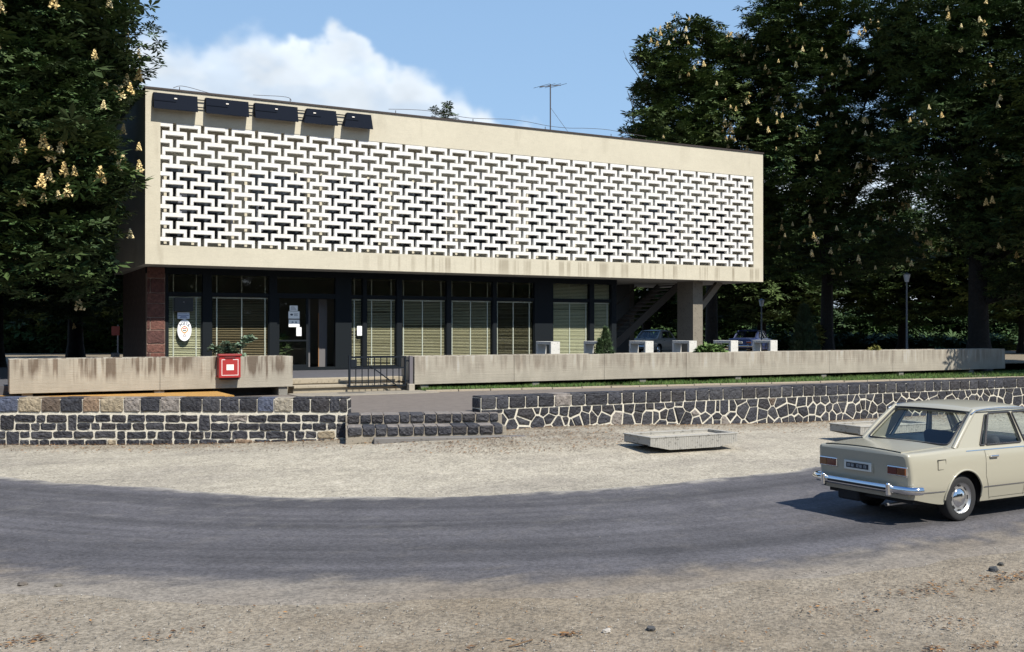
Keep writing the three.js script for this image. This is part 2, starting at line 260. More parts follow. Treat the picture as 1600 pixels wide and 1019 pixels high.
{ // the right wall: polygonal rubble under dark square coping, parallel to the facade
  const r = rng(23), X0 = 4.81, X1 = 33, w = thing('rubble_stone_wall', 'long low dark wall of irregular polygonal stones in white mortar with square coping', 'wall', [X0, 0, 13.1]);
  const L = X1 - X0; obj('mortar_core', bx(0, L, -0.3, 0.955, -0.42, 0), mortarMat, w);
  const seeds = []; const rows = 3, rh = 0.285;
  for (let k = 0; k < rows; k++) for (let x = 0.06 + r() * 0.2; x < L;) { const wd = r() < 0.25 ? 0.11 + r() * 0.08 : 0.21 + r() * 0.23; seeds.push([x + wd / 2, -0.06 + (k + 0.5) * rh + (r() - 0.5) * 0.20, (r() - 0.5) * 0.11]); x += wd; }
  let made = 0; const rest = [];
  for (const s of seeds.slice().sort((a, b) => a[0] - b[0])) {
    const P = cell(s, seeds, [0.01, L - 0.01, -0.1, 0.70], 0.034); if (!P) continue;
    const m = r() < 0.05 ? paleMats[r() < 0.5 ? 2 : 4] : stoneMats[Math.floor(r() * 5)];
    if (made++ < 290) stoneIn('stone', w, P, r, m, { proud: 0.008 + r() * 0.022 }); else rest.push(stoneGeo(P, r));
  }
  if (rest.length) obj('far_stones', rest, stoneMats[0], w).userData.kind = 'stuff';
  for (let x = 0.0; x < L - 0.3;) {
    const wd = r() < 0.12 ? 0.6 : 0.30 + r() * 0.14, m = r() < 0.05 ? paleMats[2] : stoneMats[Math.floor(r() * 5)];
    stoneIn('coping_stone', w, rough(x + 0.010, x + wd - 0.010, 0.725, 0.965, r, 0.008), r, m, { proud: 0.026 });
    obj('coping_top', rb(x + 0.01, x + wd - 0.01, 0.93, 0.985 + r() * 0.01, -0.43, -0.012, 0.012), m, w); x += wd;
  }
  for (let k = 0; k < 4; k++) { const e = stoneIn('end_stone', w, rough(-0.40, -0.02, 0.02 + k * 0.24, 0.235 + k * 0.24, r), r, stoneMats[k % 5]); e.rotation.y = -Math.PI / 2; }
}
{ // two stone steps between the walls
  const r = rng(31), A = [2.12, 12.36], B = [5.05, 13.35], ang = Math.atan2(B[1] - A[1], B[0] - A[0]), L = Math.hypot(B[0] - A[0], B[1] - A[1]);
  const s = thing('stone_steps', 'two worn dark stone steps between the low walls', 'steps', [A[0], 0, A[1]], -ang);
  const dirty = mat(0.33, 0.295, 0.245, 0.95, { map: concreteTex });
  for (const [k, y1, z] of [[0, 0.455, 0.58], [1, 0.655, 0.0]]) {
    obj('step_bed', bx(-0.05, L + 0.12, -0.2, y1 - 0.035, z - 0.8, z - 0.004), dirty, s);
    for (let x = -0.02, i = 0; x < L - 0.02; i++) { const wd = Math.min(0.21 + r() * 0.13, L + 0.05 - x); const m = r() < 0.1 ? paleMats[2] : stoneMats[Math.floor(r() * 5)]; stoneIn('step_stone', s, rough(x + 0.010, x + wd - 0.010, y1 - 0.175, y1 - 0.012, r, 0.008), r, m, { proud: 0.03 }); obj('step_tread', rb(x + 0.008, x + wd - 0.008, y1 - 0.05, y1 - 0.004 + r() * 0.008, z - 0.56, z - 0.008, 0.012), r() < 0.6 ? paleMats[2] : stoneMats[3], s); s.children[s.children.length - 2].position.z = z; x += wd; }
  }
  obj('footing_slab', rb(0.5, L + 0.5, 0.10, 0.245, 0.60, 0.84, 0.02), mat(0.2, 0.19, 0.185, 0.9, { map: concreteTex }), s);
}

// ---------------------------------------------------------------- raised pavement, terrace, grass
const paveTex = colorTex(512, 512, (u, v, i, j) => { const n = 0.74 + 0.3 * (fbm(u * 14, v * 14, 121, 4, 14) - 0.5) + 0.25 * (hash(i, j, 122) - 0.5); return [n, n * 0.985, n * 0.97]; });
const paveMat = mat(0.20, 0.172, 0.152, 0.95, { map: paveTex, bumpMap: gravelBump, bumpScale: 0.008 });
{
  const sh = (pts, y0, y1, s = 1) => { const S = new THREE.Shape(pts.map(([x, z]) => new THREE.Vector2(x, -z))); const g = new THREE.ExtrudeGeometry(S, { depth: y1 - y0, bevelEnabled: false }); g.rotateX(-Math.PI / 2); g.translate(0, y0, 0); return uvm(g, s); };
  struct('pavement', sh([[-10, 5.2], [2.25, 11.78], [2.42, 12.28], [5.0, 13.1], [5.0, 12.72], [70, 12.72], [70, 4.1], [-10, 4.1]], -0.1, 0.645, 0.5), paveMat);
  const terraceMat = mat(0.11, 0.11, 0.125, 0.9, { map: paveTex });
  struct('terrace', sh([[-14, 4.5], [33, 4.5], [33, -14], [-14, -14]], 0.0, 1.03, 0.5), terraceMat);
  const duff = new THREE.MeshStandardMaterial({ color: lin(0.25, 0.21, 0.155), roughness: 1, map: gravelTex });
  const g = new THREE.PlaneGeometry(1400, 700, 1, 1); g.rotateX(-Math.PI / 2); g.translate(0, 1.0, -345.52); struct('park_ground', uvm(g, 0.35), duff);
  // ochre bed of fallen blossom under the left trough
  struct('flower_litter_bed', bx(-10, 1.0, 0.6, 0.80, 4.45, 7.2), new THREE.MeshStandardMaterial({ color: lin(0.52, 0.29, 0.075), roughness: 1, map: gravelTex }));
  const e = thing('entrance_steps', 'two pale concrete steps in front of the entrance terrace', 'steps');
  const pale = mat(0.40, 0.35, 0.27, 0.92, { map: concreteTex });
  obj('upper_step', [rb(3.0, 6.7, 0.90, 1.045, 4.2, 4.62, 0.015), bx(3.0, 6.7, 0.60, 0.90, 4.3, 4.58)], pale, e);
  obj('lower_step', [rb(3.1, 6.3, 0.80, 0.875, 4.5, 5.12, 0.015), bx(3.1, 6.3, 0.60, 0.80, 4.5, 5.05)], pale, e);
  obj('landing', rb(2.9, 6.9, 0.55, 0.672, 5.0, 6.35, 0.02), mat(0.30, 0.27, 0.225, 0.95, { map: concreteTex }), e);
  obj('drain_grate', rb(4.2, 4.95, 0.655, 0.68, 5.5, 5.72, 0.004), mat(0.05, 0.05, 0.05, 0.8), e);
}
{ // kerb edging and the strip of grass under the right trough
  const edge = (x) => 5.75 + (x - 6.3) * 0.105, pale = mat(0.42, 0.36, 0.28, 0.95, { map: concreteTex }), k = thing('grass_edging', 'thin pale concrete edging along the grass strip', 'kerb');
  const r = rng(41);
  for (let x = 6.7; x < 36; x += 0.98) { const g = rb(0, 0.96, -0.05, 0.035 + r() * 0.012, 0, 0.09, 0.01), o = obj('edging_stone', g, pale, k); o.position.set(x, 0.655, edge(x) + (r() - 0.5) * 0.02); o.rotation.y = -0.105; }
  const pts = [], blade = soup([-0.006, 0, 0, 0.006, 0, 0, 0.004, 0.05, 0.012, -0.006, 0, 0, 0.004, 0.05, 0.012, -0.004, 0.05, 0.012, -0.004, 0.05, 0.012, 0.004, 0.05, 0.012, 0, 0.09, 0.035]);
  for (let i = 0; i < 42000; i++) { const x = 6.75 + Math.pow(r(), 1.25) * 29, z = mix(4.7, edge(x) - 0.02, r()); if (fbm(x * 1.4, z * 1.4, 131, 3) > 0.40 - 0.12 * r()) pts.push([x, z]); }
  const gm = mat(0.065, 0.13, 0.028, 0.9), im = new THREE.InstancedMesh(blade, gm, pts.length), q = new THREE.Object3D(), c = new THREE.Color();
  pts.forEach(([x, z], i) => { q.position.set(x, 0.648, z); q.rotation.set((r() - 0.5) * 0.7, r() * 6.28, (r() - 0.5) * 0.7); q.scale.setScalar(0.7 + r() * 0.9); q.updateMatrix(); im.setMatrixAt(i, q.matrix); const k = 0.6 + r() * 0.9; im.setColorAt(i, c.setRGB(k * (0.8 + r() * 0.7), k, k)); });
  im.name = 'grass'; im.userData = { kind: 'stuff', label: 'short green grass along the foot of the long concrete trough', category: 'grass' }; im.castShadow = im.receiveShadow = true; scene.add(im);
  struct('grass_soil', bx(6.7, 36, 0.62, 0.652, 4.55, 5.7), mat(0.07, 0.075, 0.03, 1));
}

// ---------------------------------------------------------------- concrete troughs
function stainTex(len, seed, strong) {
  return colorTex(2048, 256, (u, v) => {
    const x = u * len, n = 0.86 + 0.25 * (fbm(x * 2.2, v * 2, seed, 5) - 0.5) + 0.16 * (hash(Math.floor(u * 2048), Math.floor(v * 256), seed) - 0.5) + 0.14 * (fbm(x * 9, v * 1.4, seed + 5, 4) - 0.5);
    // weathering: dark runs of dirt with pale lime between them, hanging from the top edge
    const run = fbm(x * 11, v * 0.55, seed + 1, 4), top = fbm(x * 0.8, 0.5, seed + 2, 3), depth = 0.18 + 0.62 * fbm(x * 6, 2.5, seed + 3, 4), band = fbm(x * 4, v * 3, seed + 6, 4);
    const d = clamp(strong * sst(0.36, 0.68, run) * sst(depth + 0.22, depth - 0.18, 1 - v) * (0.25 + 1.1 * top) * (0.5 + band) * 0.75);
    const lime = 0.26 * sst(0.55, 0.75, fbm(x * 8, v * 0.8, seed + 4, 3)) * sst(0.9, 0.3, 1 - v);
    const k = n + lime; return [k * mix(1, 0.42, d), k * 0.965 * mix(1, 0.36, d), k * 0.885 * mix(1, 0.33, d)];
  });
}
function trough(name, label, x0, x1, y0, y1, seed, strong, supports) {
  const L = x1 - x0, D = 1.0, t = thing(name, label, 'planter', [x0, 0, 5.35]), tex = stainTex(L, seed, strong);
  const m = mat(0.375, 0.352, 0.315, 0.95, { map: tex, bumpMap: concreteBump, bumpScale: 0.008 });
  const rel = (g) => { const p = g.attributes.position, uv = g.attributes.uv; for (let i = 0; i < p.count; i++) uv.setXY(i, (p.getX(i) + p.getZ(i) * 0.3) / L, (p.getY(i) - y0) / (y1 - y0)); return g; };
  const w = 0.13, nb = Math.max(1, Math.round(L / 3.3));
  for (let k = 0; k < nb; k++) obj('front_panel', rel(rb(k * L / nb + (k ? 0.003 : 0), (k + 1) * L / nb - (k < nb - 1 ? 0.003 : 0), y0, y1 + (hash(k, 3, seed) - 0.5) * 0.008, -w, 0, 0.012)), m, t);
  obj('back_panel', rel(rb(0, L, y0, y1, -D, -D + w, 0.012)), m, t);
  for (const x of [0.002, L - w - 0.002]) obj('end_panel', rel(rb(x, x + w, y0 + 0.002, y1 - 0.002, -D + w, -w, 0.012)), m, t);
  obj('floor_slab', bx(w, L - w, y0 + 0.003, y0 + 0.12, -D + w, -w), m, t);
  obj('soil', bx(w, L - w, y0 + 0.12, y1 - 0.12, -D + w, -w), mat(0.045, 0.035, 0.025, 1, { map: gravelTex }), t);
  for (const x of supports) obj('support_block', bx(x - x0 - 0.12, x - x0 + 0.12, 0.6, y0 + 0.004, -D + 0.1, -0.06), mat(0.25, 0.24, 0.22, 0.95, { map: concreteTex }), t);
  return t;
}
trough('concrete_trough', 'short streaked concrete flower trough carrying the red letter box', -3.89, 3.0, 0.875, 1.70, 201, 1.9, [-3.5, -0.45, 2.75]);
trough('concrete_trough', 'very long pale concrete flower trough running past the white frames', 6.56, 32.58, 0.835, 1.645, 231, 0.75, [6.9, 10.6, 14.6, 18.6, 22.6, 26.6, 30.6]);

// ---------------------------------------------------------------- gate, letter box, planters
{
  const dark = phys(0.008, 0.012, 0.018, 0.75, { specularIntensity: 0.35 }), x0 = 4.62, x1 = 6.34, y0 = 0.80, y1 = 1.66, z = 5.22, g = thing('steel_gate', 'dark steel bar gate leaf beside the long concrete trough', 'gate', [0, 0, z]);
  obj('gate_frame', [bx(x0, x0 + 0.055, y0, y1 + 0.03, -0.025, 0.025), bx(x1 - 0.04, x1, y0, y1, -0.025, 0.025), bx(x0 + 0.055, x1 - 0.04, y1 - 0.045, y1, -0.022, 0.022), bx(x0 + 0.055, x1 - 0.04, y0, y0 + 0.045, -0.022, 0.022), bx(x0 + 0.055, x1 - 0.04, 1.31, 1.35, -0.021, 0.021)], dark, g);
  for (let k = 1; k < 9; k++) { const x = x0 + 0.03 + k * (x1 - x0 - 0.05) / 9; obj('gate_bar', bx(x - 0.011, x + 0.011, y0 + 0.04, y1 - 0.04, -0.011, 0.011), dark, g); }
  obj('diagonal_brace', bar([x0 + 0.62, 1.40, 0.03], [x1 - 0.12, 0.70, 0.06], 0.03), dark, g);
  for (const y of [1.50, 0.92]) obj('hinge', bx(x1, 6.48, y, y + 0.04, -0.015, 0.015), dark, g);
  obj('lock_box', rb(x0 + 0.06, x0 + 0.24, 1.36, 1.58, -0.03, 0.03, 0.01), dark, g);
  const p = thing('gate_post', 'short square steel post on a concrete stub at the trough end', 'post', [6.47, 0, 5.28]);
  obj('post', bx(-0.05, 0.05, 0.84, 1.66, -0.05, 0.05), mat(0.12, 0.11, 0.12, 0.7), p);
  obj('stub', rb(-0.09, 0.09, 0.6, 0.86, -0.08, 0.1, 0.02), mat(0.42, 0.38, 0.32, 0.95, { map: concreteTex }), p);
}
{
  const red = phys(0.33, 0.022, 0.022, 0.45, { clearcoat: 0.3, clearcoatRoughness: 0.4 }), white = mat(0.75, 0.68, 0.66, 0.7), W = 0.56, H = 0.58, D = 0.24;
  const b = thing('letter_box', 'red letter box with white outline hung on the short concrete trough', 'letter box', [0.98, 1.155, 5.365]);
  obj('case', rb(0, W, 0, H, 0, D, 0.02), red, b);
  obj('lid', rb(-0.02, W + 0.02, H - 0.012, H + 0.045, -0.01, D + 0.035, 0.012), mat(0.24, 0.022, 0.022, 0.5), b);
  obj('slot_flap', rb(0.14, W - 0.14, H - 0.075, H - 0.03, D - 0.006, D + 0.016, 0.006), mat(0.13, 0.012, 0.014, 0.5), b);
  const t = 0.014, i = 0.065; obj('outline', [bx(i, W - i, i, i + t, D - 0.004, D + 0.004), bx(i, i + t, i + t, H - i - 0.03, D - 0.004, D + 0.004), bx(W - i - t, W - i, i + t, H - i - 0.03, D - 0.004, D + 0.004), bx(i + t, i + 0.09, H - i - 0.045, H - i - 0.031, D - 0.004, D + 0.004), bx(W - i - 0.14, W - i - t, H - i - 0.045, H - i - 0.031, D - 0.004, D + 0.004)], white, b);
  obj('collection_card', bx(0.19, 0.375, 0.205, 0.35, D - 0.004, D + 0.006), mat(0.85, 0.83, 0.76, 0.8), b);
  obj('base_lip', rb(0.05, W - 0.05, -0.05, 0.004, 0.02, D - 0.05, 0.008), mat(0.04, 0.02, 0.02, 0.7), b);
  for (const x of [-0.035, W - 0.002]) obj('bracket', bx(x, x + 0.037, 0.02, 0.06, 0, 0.05), mat(0.2, 0.02, 0.02, 0.6), b);
}
{ // ribbed precast planters standing on the gravel
  const con = mat(0.40, 0.39, 0.365, 0.92, { map: concreteTex, bumpMap: concreteBump, bumpScale: 0.006 }), L = 2.05, H = 0.30, D = 0.9, low = 0.04;
  const A = onY(1016, 680.5, 0.42);
  const t = thing('ribbed_planter', 'empty ribbed concrete planter on the gravel between car and stone steps', 'planter', [A[0], 0.065, A[2]], -0.03, 'precast planters on the gravel');
  const prof = (x) => Math.max(low * 0.25, low * 0.25 + (x < 0.45 ? (0.45 - x) / 0.45 * 0.09 : x > L - 0.45 ? (x - L + 0.45) / 0.45 * 0.09 : 0));
  // front and back with half-round ribs, bottom edge rising at both ends
  const side = (z, s) => { const pos = [], n = 240; const P = (i, f) => { const x = i / n * L, rib = 0.012 * Math.abs(Math.sin(x / L * Math.PI * 40)); return [x, mix(prof(x) + 0.05, H, f), z + s * rib]; }; for (let i = 0; i < n; i++) { const a = P(i, 0), b = P(i + 1, 0), c = P(i + 1, 1), d = P(i, 1); if (s > 0) pos.push(...a, ...b, ...c, ...a, ...c, ...d); else pos.push(...a, ...c, ...b, ...a, ...d, ...c); } return uvm(soup(pos)); };
  obj('ribbed_side', side(0, 1), con, t); obj('ribbed_side', side(-D, -1), con, t);
  const wl = 0.07;
  const slab = (z0, z1) => { const S = new THREE.Shape([[0.001, prof(0) + 0.05], [0.45, low * 0.25 + 0.05], [L - 0.45, low * 0.25 + 0.05], [L - 0.001, prof(L) + 0.05], [L - 0.001, H], [0.001, H]].map((p) => new THREE.Vector2(...p))); const g = new THREE.ExtrudeGeometry(S, { depth: z1 - z0, bevelEnabled: false }); g.translate(0, 0, z0); return uvm(g); };
  obj('wall_panel', slab(-wl, -0.001), con, t); obj('wall_panel', slab(-D + 0.001, -D + wl), con, t);
  for (const x of [0, L - wl]) obj('end_panel', rb(x + (x ? -0.001 : 0.001), x + wl, 0.165, H - 0.001, -D + wl, -wl, 0.004), con, t);
  obj('rim', [rb(-0.012, L + 0.012, H - 0.004, H + 0.022, -0.075, 0.018, 0.008), rb(-0.012, L + 0.012, H - 0.004, H + 0.022, -D - 0.018, -D + 0.075, 0.008), rb(-0.012, 0.075, H - 0.003, H + 0.021, -D + 0.075, -0.075, 0.008), rb(L - 0.075, L + 0.012, H - 0.003, H + 0.021, -D + 0.075, -0.075, 0.008)], con, t);
  obj('bottom_slab', bx(0.46, L - 0.46, 0.055, 0.12, -D + wl, -wl), con, t);
  for (const [x0, x1, s] of [[wl, 0.46, 1], [L - 0.46, L - wl, -1]]) obj('sloping_floor', bar([s > 0 ? x0 : x1, 0.175, -D / 2], [s > 0 ? x1 : x0, 0.1, -D / 2], D - 2 * wl - 0.002, 0.05), con, t);
  obj('soil', bx(wl + 0.001, L - wl - 0.001, 0.16, 0.262, -D + wl + 0.001, -wl - 0.001), mat(0.52, 0.49, 0.43, 1, { map: gravelTex }), t);
  obj('foot', bx(0.75, L - 0.75, -0.1, 0.058, -D + 0.25, -0.3), con, t);
  const C = onY(1344, 668, 0.37); copyOf(t, 'empty ribbed concrete planter behind the beige car', [C[0], 0.07, C[2]], -0.06);
}
// ---------------------------------------------------------------- the post office
const plasterTex = colorTex(2048, 512, (u, v, i, j) => { // 24.5 m by 5.33 m: grain, faint patches, soot runs below the screen
  const x = u * 24.5, y = v * 5.33; let n = 0.90 + 0.10 * (fbm(x * 1.2, y * 1.2, 301, 5) - 0.5) + 0.16 * (hash(i, j, 302) - 0.5) + 0.07 * (fbm(x * 6, y * 6, 303, 3) - 0.5);
  const run = sst(0.48, 0.70, fbm(x * 8, y * 0.25, 304, 4)) * sst(0.62, 0.45, y) * sst(-0.3, 0.3, y) * sst(5.5, 9.5, x) * (0.35 + fbm(x * 0.6, 1, 305, 2)); // dirty runs from the screen's feet
  const drip = 0.5 * sst(0.62, 0.78, fbm(x * 3.2, y * 0.5, 306, 4)) * sst(4.4, 4.9, y) * 0.35, corner = 0.30 * sst(0.75, 0.2, Math.abs(x - 0.42) * 2.6) * sst(0.45, 0.75, fbm(x * 4, y * 0.8, 307, 3)) * sst(0.55, 0.5, x);
  const d = clamp(run * 0.62 + drip + corner); return mix3([n, n * 0.985, n * 0.955], [0.42, 0.38, 0.33], d);
});
const creamMat = mat(0.565, 0.527, 0.43, 0.93, { map: plasterTex, bumpMap: concreteBump, bumpScale: 0.004 });
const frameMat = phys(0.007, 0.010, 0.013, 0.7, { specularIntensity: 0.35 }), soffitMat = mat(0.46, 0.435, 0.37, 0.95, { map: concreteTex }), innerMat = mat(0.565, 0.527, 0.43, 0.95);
const post = thing('post_office', 'two-storey post office with white openwork screen over a glazed ground floor', 'building');
const BW = 24.5, Y0 = 4.41, Y1 = 9.74, BD = 7.0, SX0 = 0.44, SX1 = 23.98, SY0 = 5.0, SY1 = 8.76, TZ = 1.03;
const plUV = (g) => { const p = g.attributes.position, uv = g.attributes.uv; for (let i = 0; i < p.count; i++) uv.setXY(i, (p.getX(i) - p.getZ(i) * 0.2) / BW, (p.getY(i) - Y0) / (Y1 - Y0)); return g; };
{
  const wall = obj('front_frame', [plUV(bx(0, BW, Y0, SY0, -0.3, 0)), plUV(bx(0, BW, SY1, Y1, -0.3, 0)), plUV(bx(0, SX0, SY0, SY1, -0.3, 0)), plUV(bx(SX1, BW, SY0, SY1, -0.3, 0))], creamMat, post);
  obj('side_wall', plUV(bx(0.002, 0.3, Y0 + 0.002, Y1 - 0.002, -BD, -0.3)), creamMat, post);
  obj('side_wall', plUV(bx(BW - 0.3, BW - 0.002, Y0 + 0.002, Y1 - 0.002, -BD, -0.3)), creamMat, post);
  obj('rear_wall', bx(0.3, BW - 0.3, Y0 + 0.002, Y1 - 0.002, -BD, -BD + 0.3), creamMat, post);
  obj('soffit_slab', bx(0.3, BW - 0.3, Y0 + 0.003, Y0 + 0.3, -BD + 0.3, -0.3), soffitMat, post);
  obj('roof_slab', bx(0.3, BW - 0.3, Y1 - 0.35, Y1 - 0.1, -BD + 0.3, -0.3), mat(0.12, 0.115, 0.11, 0.95), post);
  const cop = mat(0.035, 0.025, 0.022, 0.6);
  obj('coping', [bx(-0.03, BW + 0.03, Y1 + 0.001, Y1 + 0.055, -0.34, 0.035), bx(-0.03, 0.34, Y1 + 0.001, Y1 + 0.055, -BD, -0.34), bx(BW - 0.34, BW + 0.03, Y1 + 0.001, Y1 + 0.055, -BD, -0.34)], cop, post);
  // upper storey behind the screen: a dark wall with a row of windows
  const up = obj('upper_wall', bx(0.3, BW - 0.3, SY0 - 0.2, SY1 + 0.2, -1.05, -0.9), innerMat, post);
  const paneM = phys(0.02, 0.024, 0.03, 0.06), curtain = mat(0.40, 0.42, 0.50, 0.9);
  for (let k = 0; k < 9; k++) { const x = 0.8 + k * 2.6, f = obj('upper_window', [bx(x, x + 0.06, 5.3, 7.6, -0.9, -0.85), bx(x + 1.74, x + 1.8, 5.3, 7.6, -0.9, -0.85), bx(x + 0.06, x + 1.74, 7.54, 7.6, -0.9, -0.85), bx(x + 0.06, x + 1.74, 5.3, 5.36, -0.9, -0.85), bx(x + 0.88, x + 0.92, 5.36, 7.54, -0.9, -0.85)], mat(0.09, 0.09, 0.09, 0.7), post); obj('pane', bx(x + 0.06, x + 1.74, 5.36, 7.54, -0.898, -0.88), paneM, f); }
  for (const [p0, p1, q0, q1] of [[277, 292, 297, 318], [277, 292, 322, 343], [360, 364, 312, 362], [400, 411, 315, 362], [404, 409, 312, 360]]) { const a = onZ(p0, q0, -0.84), b = onZ(p1, q1, -0.84); obj('curtain', bx(a[0], b[0], b[1], a[1], -0.845, -0.835), curtain, post); }
  // floor lights glimpsed low behind the screen are left to the openings; the screen itself: inverted-U blocks, every second row shifted by half a block
  const scr = part('facade_screen', post), rowsN = 15, RP = (SY1 - SY0) / rowsN, N = 28, PX = (SX1 - SX0) / N, gap = 0.108, Wb = PX - gap, tb = RP * 0.49, leg = 0.094, DZ = 0.145;
  const ushape = (w, half) => { const S = new THREE.Shape(); const h = RP - 0.003; const P = half === 0 ? [[0, 0], [leg, 0], [leg, h - tb], [w - leg, h - tb], [w - leg, 0], [w, 0], [w, h], [0, h]] : half < 0 ? [[0, h - tb], [w - leg, h - tb], [w - leg, 0], [w, 0], [w, h], [0, h]] : [[0, 0], [leg, 0], [leg, h - tb], [w, h - tb], [w, h], [0, h]]; P.forEach(([x, y], i) => i ? S.lineTo(x, y) : S.moveTo(x, y)); const g = new THREE.ExtrudeGeometry(S, { depth: DZ - 0.008, bevelEnabled: true, bevelThickness: 0.004, bevelSize: 0.004, bevelOffset: -0.004, bevelSegments: 1 }); g.translate(0, 0, 0.004); return uvm(g); };
  const full = ushape(Wb, 0), hl = ushape(Wb / 2, -1), hr = ushape(Wb / 2, 1), variants = [[0.74, 0.725, 0.70], [0.725, 0.71, 0.68], [0.75, 0.74, 0.72]].map((c) => mat(...c, 0.8, { map: concreteTexSoft() })), put = [];
  for (let r = 0; r < rowsN; r++) {
    const y = SY1 - (r + 1) * RP, odd = r % 2 === 0;
    if (odd) { put.push([hl, SX0, y, r]); for (let k = 1; k < N; k++) put.push([full, SX0 + k * PX - Wb / 2, y, r]); put.push([hr, SX1 - Wb / 2, y, r]); }
    else for (let k = 0; k < N; k++) put.push([full, SX0 + k * PX + gap / 2, y, r]);
  }
  put.sort((a, b) => a[1] - b[1]); const rr = rng(77), far = [];
  put.forEach(([g, x, y], i) => { const z = -DZ - 0.012 + (rr() - 0.5) * 0.006, dx = 0, m = variants[Math.floor(rr() * 3)]; if (i < 300) { const o = obj('screen_block', g, m, scr); o.position.set(x + dx, y, z); } else { const h = g.clone(); h.translate(x + dx, y, z); far.push(h); } });
  obj('far_screen_blocks', far, variants[0], scr).userData.kind = 'stuff';
}
function concreteTexSoft() { return (concreteTexSoft.t ??= colorTex(256, 256, (u, v, i, j) => { const n = 0.94 + 0.10 * (fbm(u * 8, v * 8, 311, 4, 8) - 0.5) + 0.05 * (hash(i, j, 312) - 0.5), g = 0.22 * sst(0.58, 0.8, fbm(u * 16, v * 4, 313, 4, 4)); return mix3([n, n, n * 0.99], [0.55, 0.52, 0.46], g); })); }

// ground floor
const GZ = -1.55, colX = (px) => onZ(px, 500, GZ)[0];
{
  const glass = clear([0.90, 0.91, 0.88]), slatM = mat(0.46, 0.425, 0.30, 0.7), slatG = mat(0.56, 0.545, 0.40, 0.7), slatD = mat(0.30, 0.24, 0.155, 0.7), cordM = mat(0.72, 0.74, 0.72, 0.8);
  const tr = 3.50, X0 = colX(261), XE = colX(955);
  // shell of the room: floor and rear, left and right walls, ceiling is the slab
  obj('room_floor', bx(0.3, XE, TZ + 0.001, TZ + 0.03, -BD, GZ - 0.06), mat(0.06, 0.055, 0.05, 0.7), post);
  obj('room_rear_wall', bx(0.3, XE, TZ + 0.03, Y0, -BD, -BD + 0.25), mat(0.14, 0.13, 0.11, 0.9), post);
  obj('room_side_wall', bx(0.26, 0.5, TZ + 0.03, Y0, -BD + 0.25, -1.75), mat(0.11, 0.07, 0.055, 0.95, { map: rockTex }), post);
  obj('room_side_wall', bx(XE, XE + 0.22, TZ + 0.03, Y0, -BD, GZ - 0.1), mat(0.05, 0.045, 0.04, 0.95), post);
  obj('plinth', bx(X0, XE + 0.22, TZ + 0.001, TZ + 0.11, GZ - 0.07, GZ + 0.07), frameMat, post);
  obj('head_beam', bx(0.26, XE + 0.22, Y0 - 0.20, Y0 + 0.002, GZ - 0.1, GZ + 0.09), frameMat, post);
  const bays = [[262, 316, 'g', [0.17, 0.83], 1], [330, 420, 'd', [0.10, 0.53, 0.94], 1], [548, 566, 'n', [0.35], 0], [572, 619, 'n', [0.2, 0.85], 0], [627, 697, 'n', [0.06, 0.48, 0.90], 0], [704, 769, 'n', [0.05, 0.49, 0.90], 0], [775, 834, 'x', [0.05, 0.47, 0.90], 0], [863, 920, 'g', [0.03, 0.49, 0.94], 0], [927, 954, 'g', [0.85], 0]];
  let last = X0;
  const ends = [];
  bays.forEach(([p0, p1, kind, cords], bi) => {
    const x0 = colX(p0), x1 = colX(p1), w = part('window', post), y0 = TZ + 0.11, f = 0.025; ends.push([x0, x1]);
    obj('frame', [bx(x0, x1, tr, tr + 0.13, GZ - 0.05, GZ + 0.05), bx(x0, x0 + f, y0, tr, GZ - 0.04, GZ + 0.04), bx(x1 - f, x1, y0, tr, GZ - 0.04, GZ + 0.04), bx(x0 + f, x1 - f, y0, y0 + f, GZ - 0.04, GZ + 0.04)], frameMat, w);
    obj('pane', bx(x0 + f, x1 - f, y0 + f, tr, GZ - 0.004, GZ + 0.002), glass, w);
    obj('transom_pane', bx(x0 + 0.01, x1 - 0.01, tr + 0.13, Y0 - 0.2, GZ - 0.004, GZ + 0.002), glass, w);
    const m = kind === 'g' ? slatG : kind === 'd' ? slatD : slatM, s = [], r = rng(400 + bi), pitch = 0.055, zB = GZ - 0.09, tilt = kind === 'g' ? 0.85 : kind === 'd' ? 0.36 : kind === 'x' ? 0.10 : 0.60, wS = 0.05;
    const slat = (y, t, sag) => { const g = new THREE.BoxGeometry(x1 - x0 - 0.03, 0.003, wS); g.rotateX(t); g.rotateZ(sag); g.translate((x0 + x1) / 2, y, zB); s.push(uvm(g)); };
    for (let y = y0 + 0.04; y < tr - 0.06; y += pitch) slat(y + (r() - 0.5) * 0.006, tilt + (r() - 0.5) * 0.22 + (r() < 0.04 ? -0.4 : 0), (r() - 0.5) * 0.004);
    if (p0 > 840) for (let y = tr + 0.14; y < Y0 - 0.2; y += pitch) slat(y, tilt, 0);
    const b = obj('blind', s, m, w); b.userData.kind = 'stuff';
    obj('blind_head_rail', bx(x0 + 0.02, x1 - 0.02, tr - 0.055, tr - 0.012, zB - 0.02, zB + 0.02), cordM, w);
    for (const c of cords) { const x = mix(x0, x1, c); obj('ladder_tape', bx(x - 0.019, x + 0.019, y0 + 0.02, tr - 0.012, zB + 0.026, zB + 0.030), cordM, w); obj('upper_tape', bx(x - 0.012, x + 0.012, tr + 0.13, Y0 - 0.2, zB + 0.026, zB + 0.03), mat(0.42, 0.40, 0.33, 0.8), w); }
  });
  // dark metal mullions fill what lies between the bays
  const mull = (a, b) => obj('mullion', bx(a + 0.001, b - 0.001, TZ + 0.11, Y0 - 0.2, GZ - 0.09, GZ + 0.08), frameMat, post);
  for (let i = 0; i < ends.length - 1; i++) if (i !== 1) mull(ends[i][1], ends[i + 1][0]);
  mull(X0 - 0.06, ends[0][0]); mull(ends[8][1], XE + 0.2);
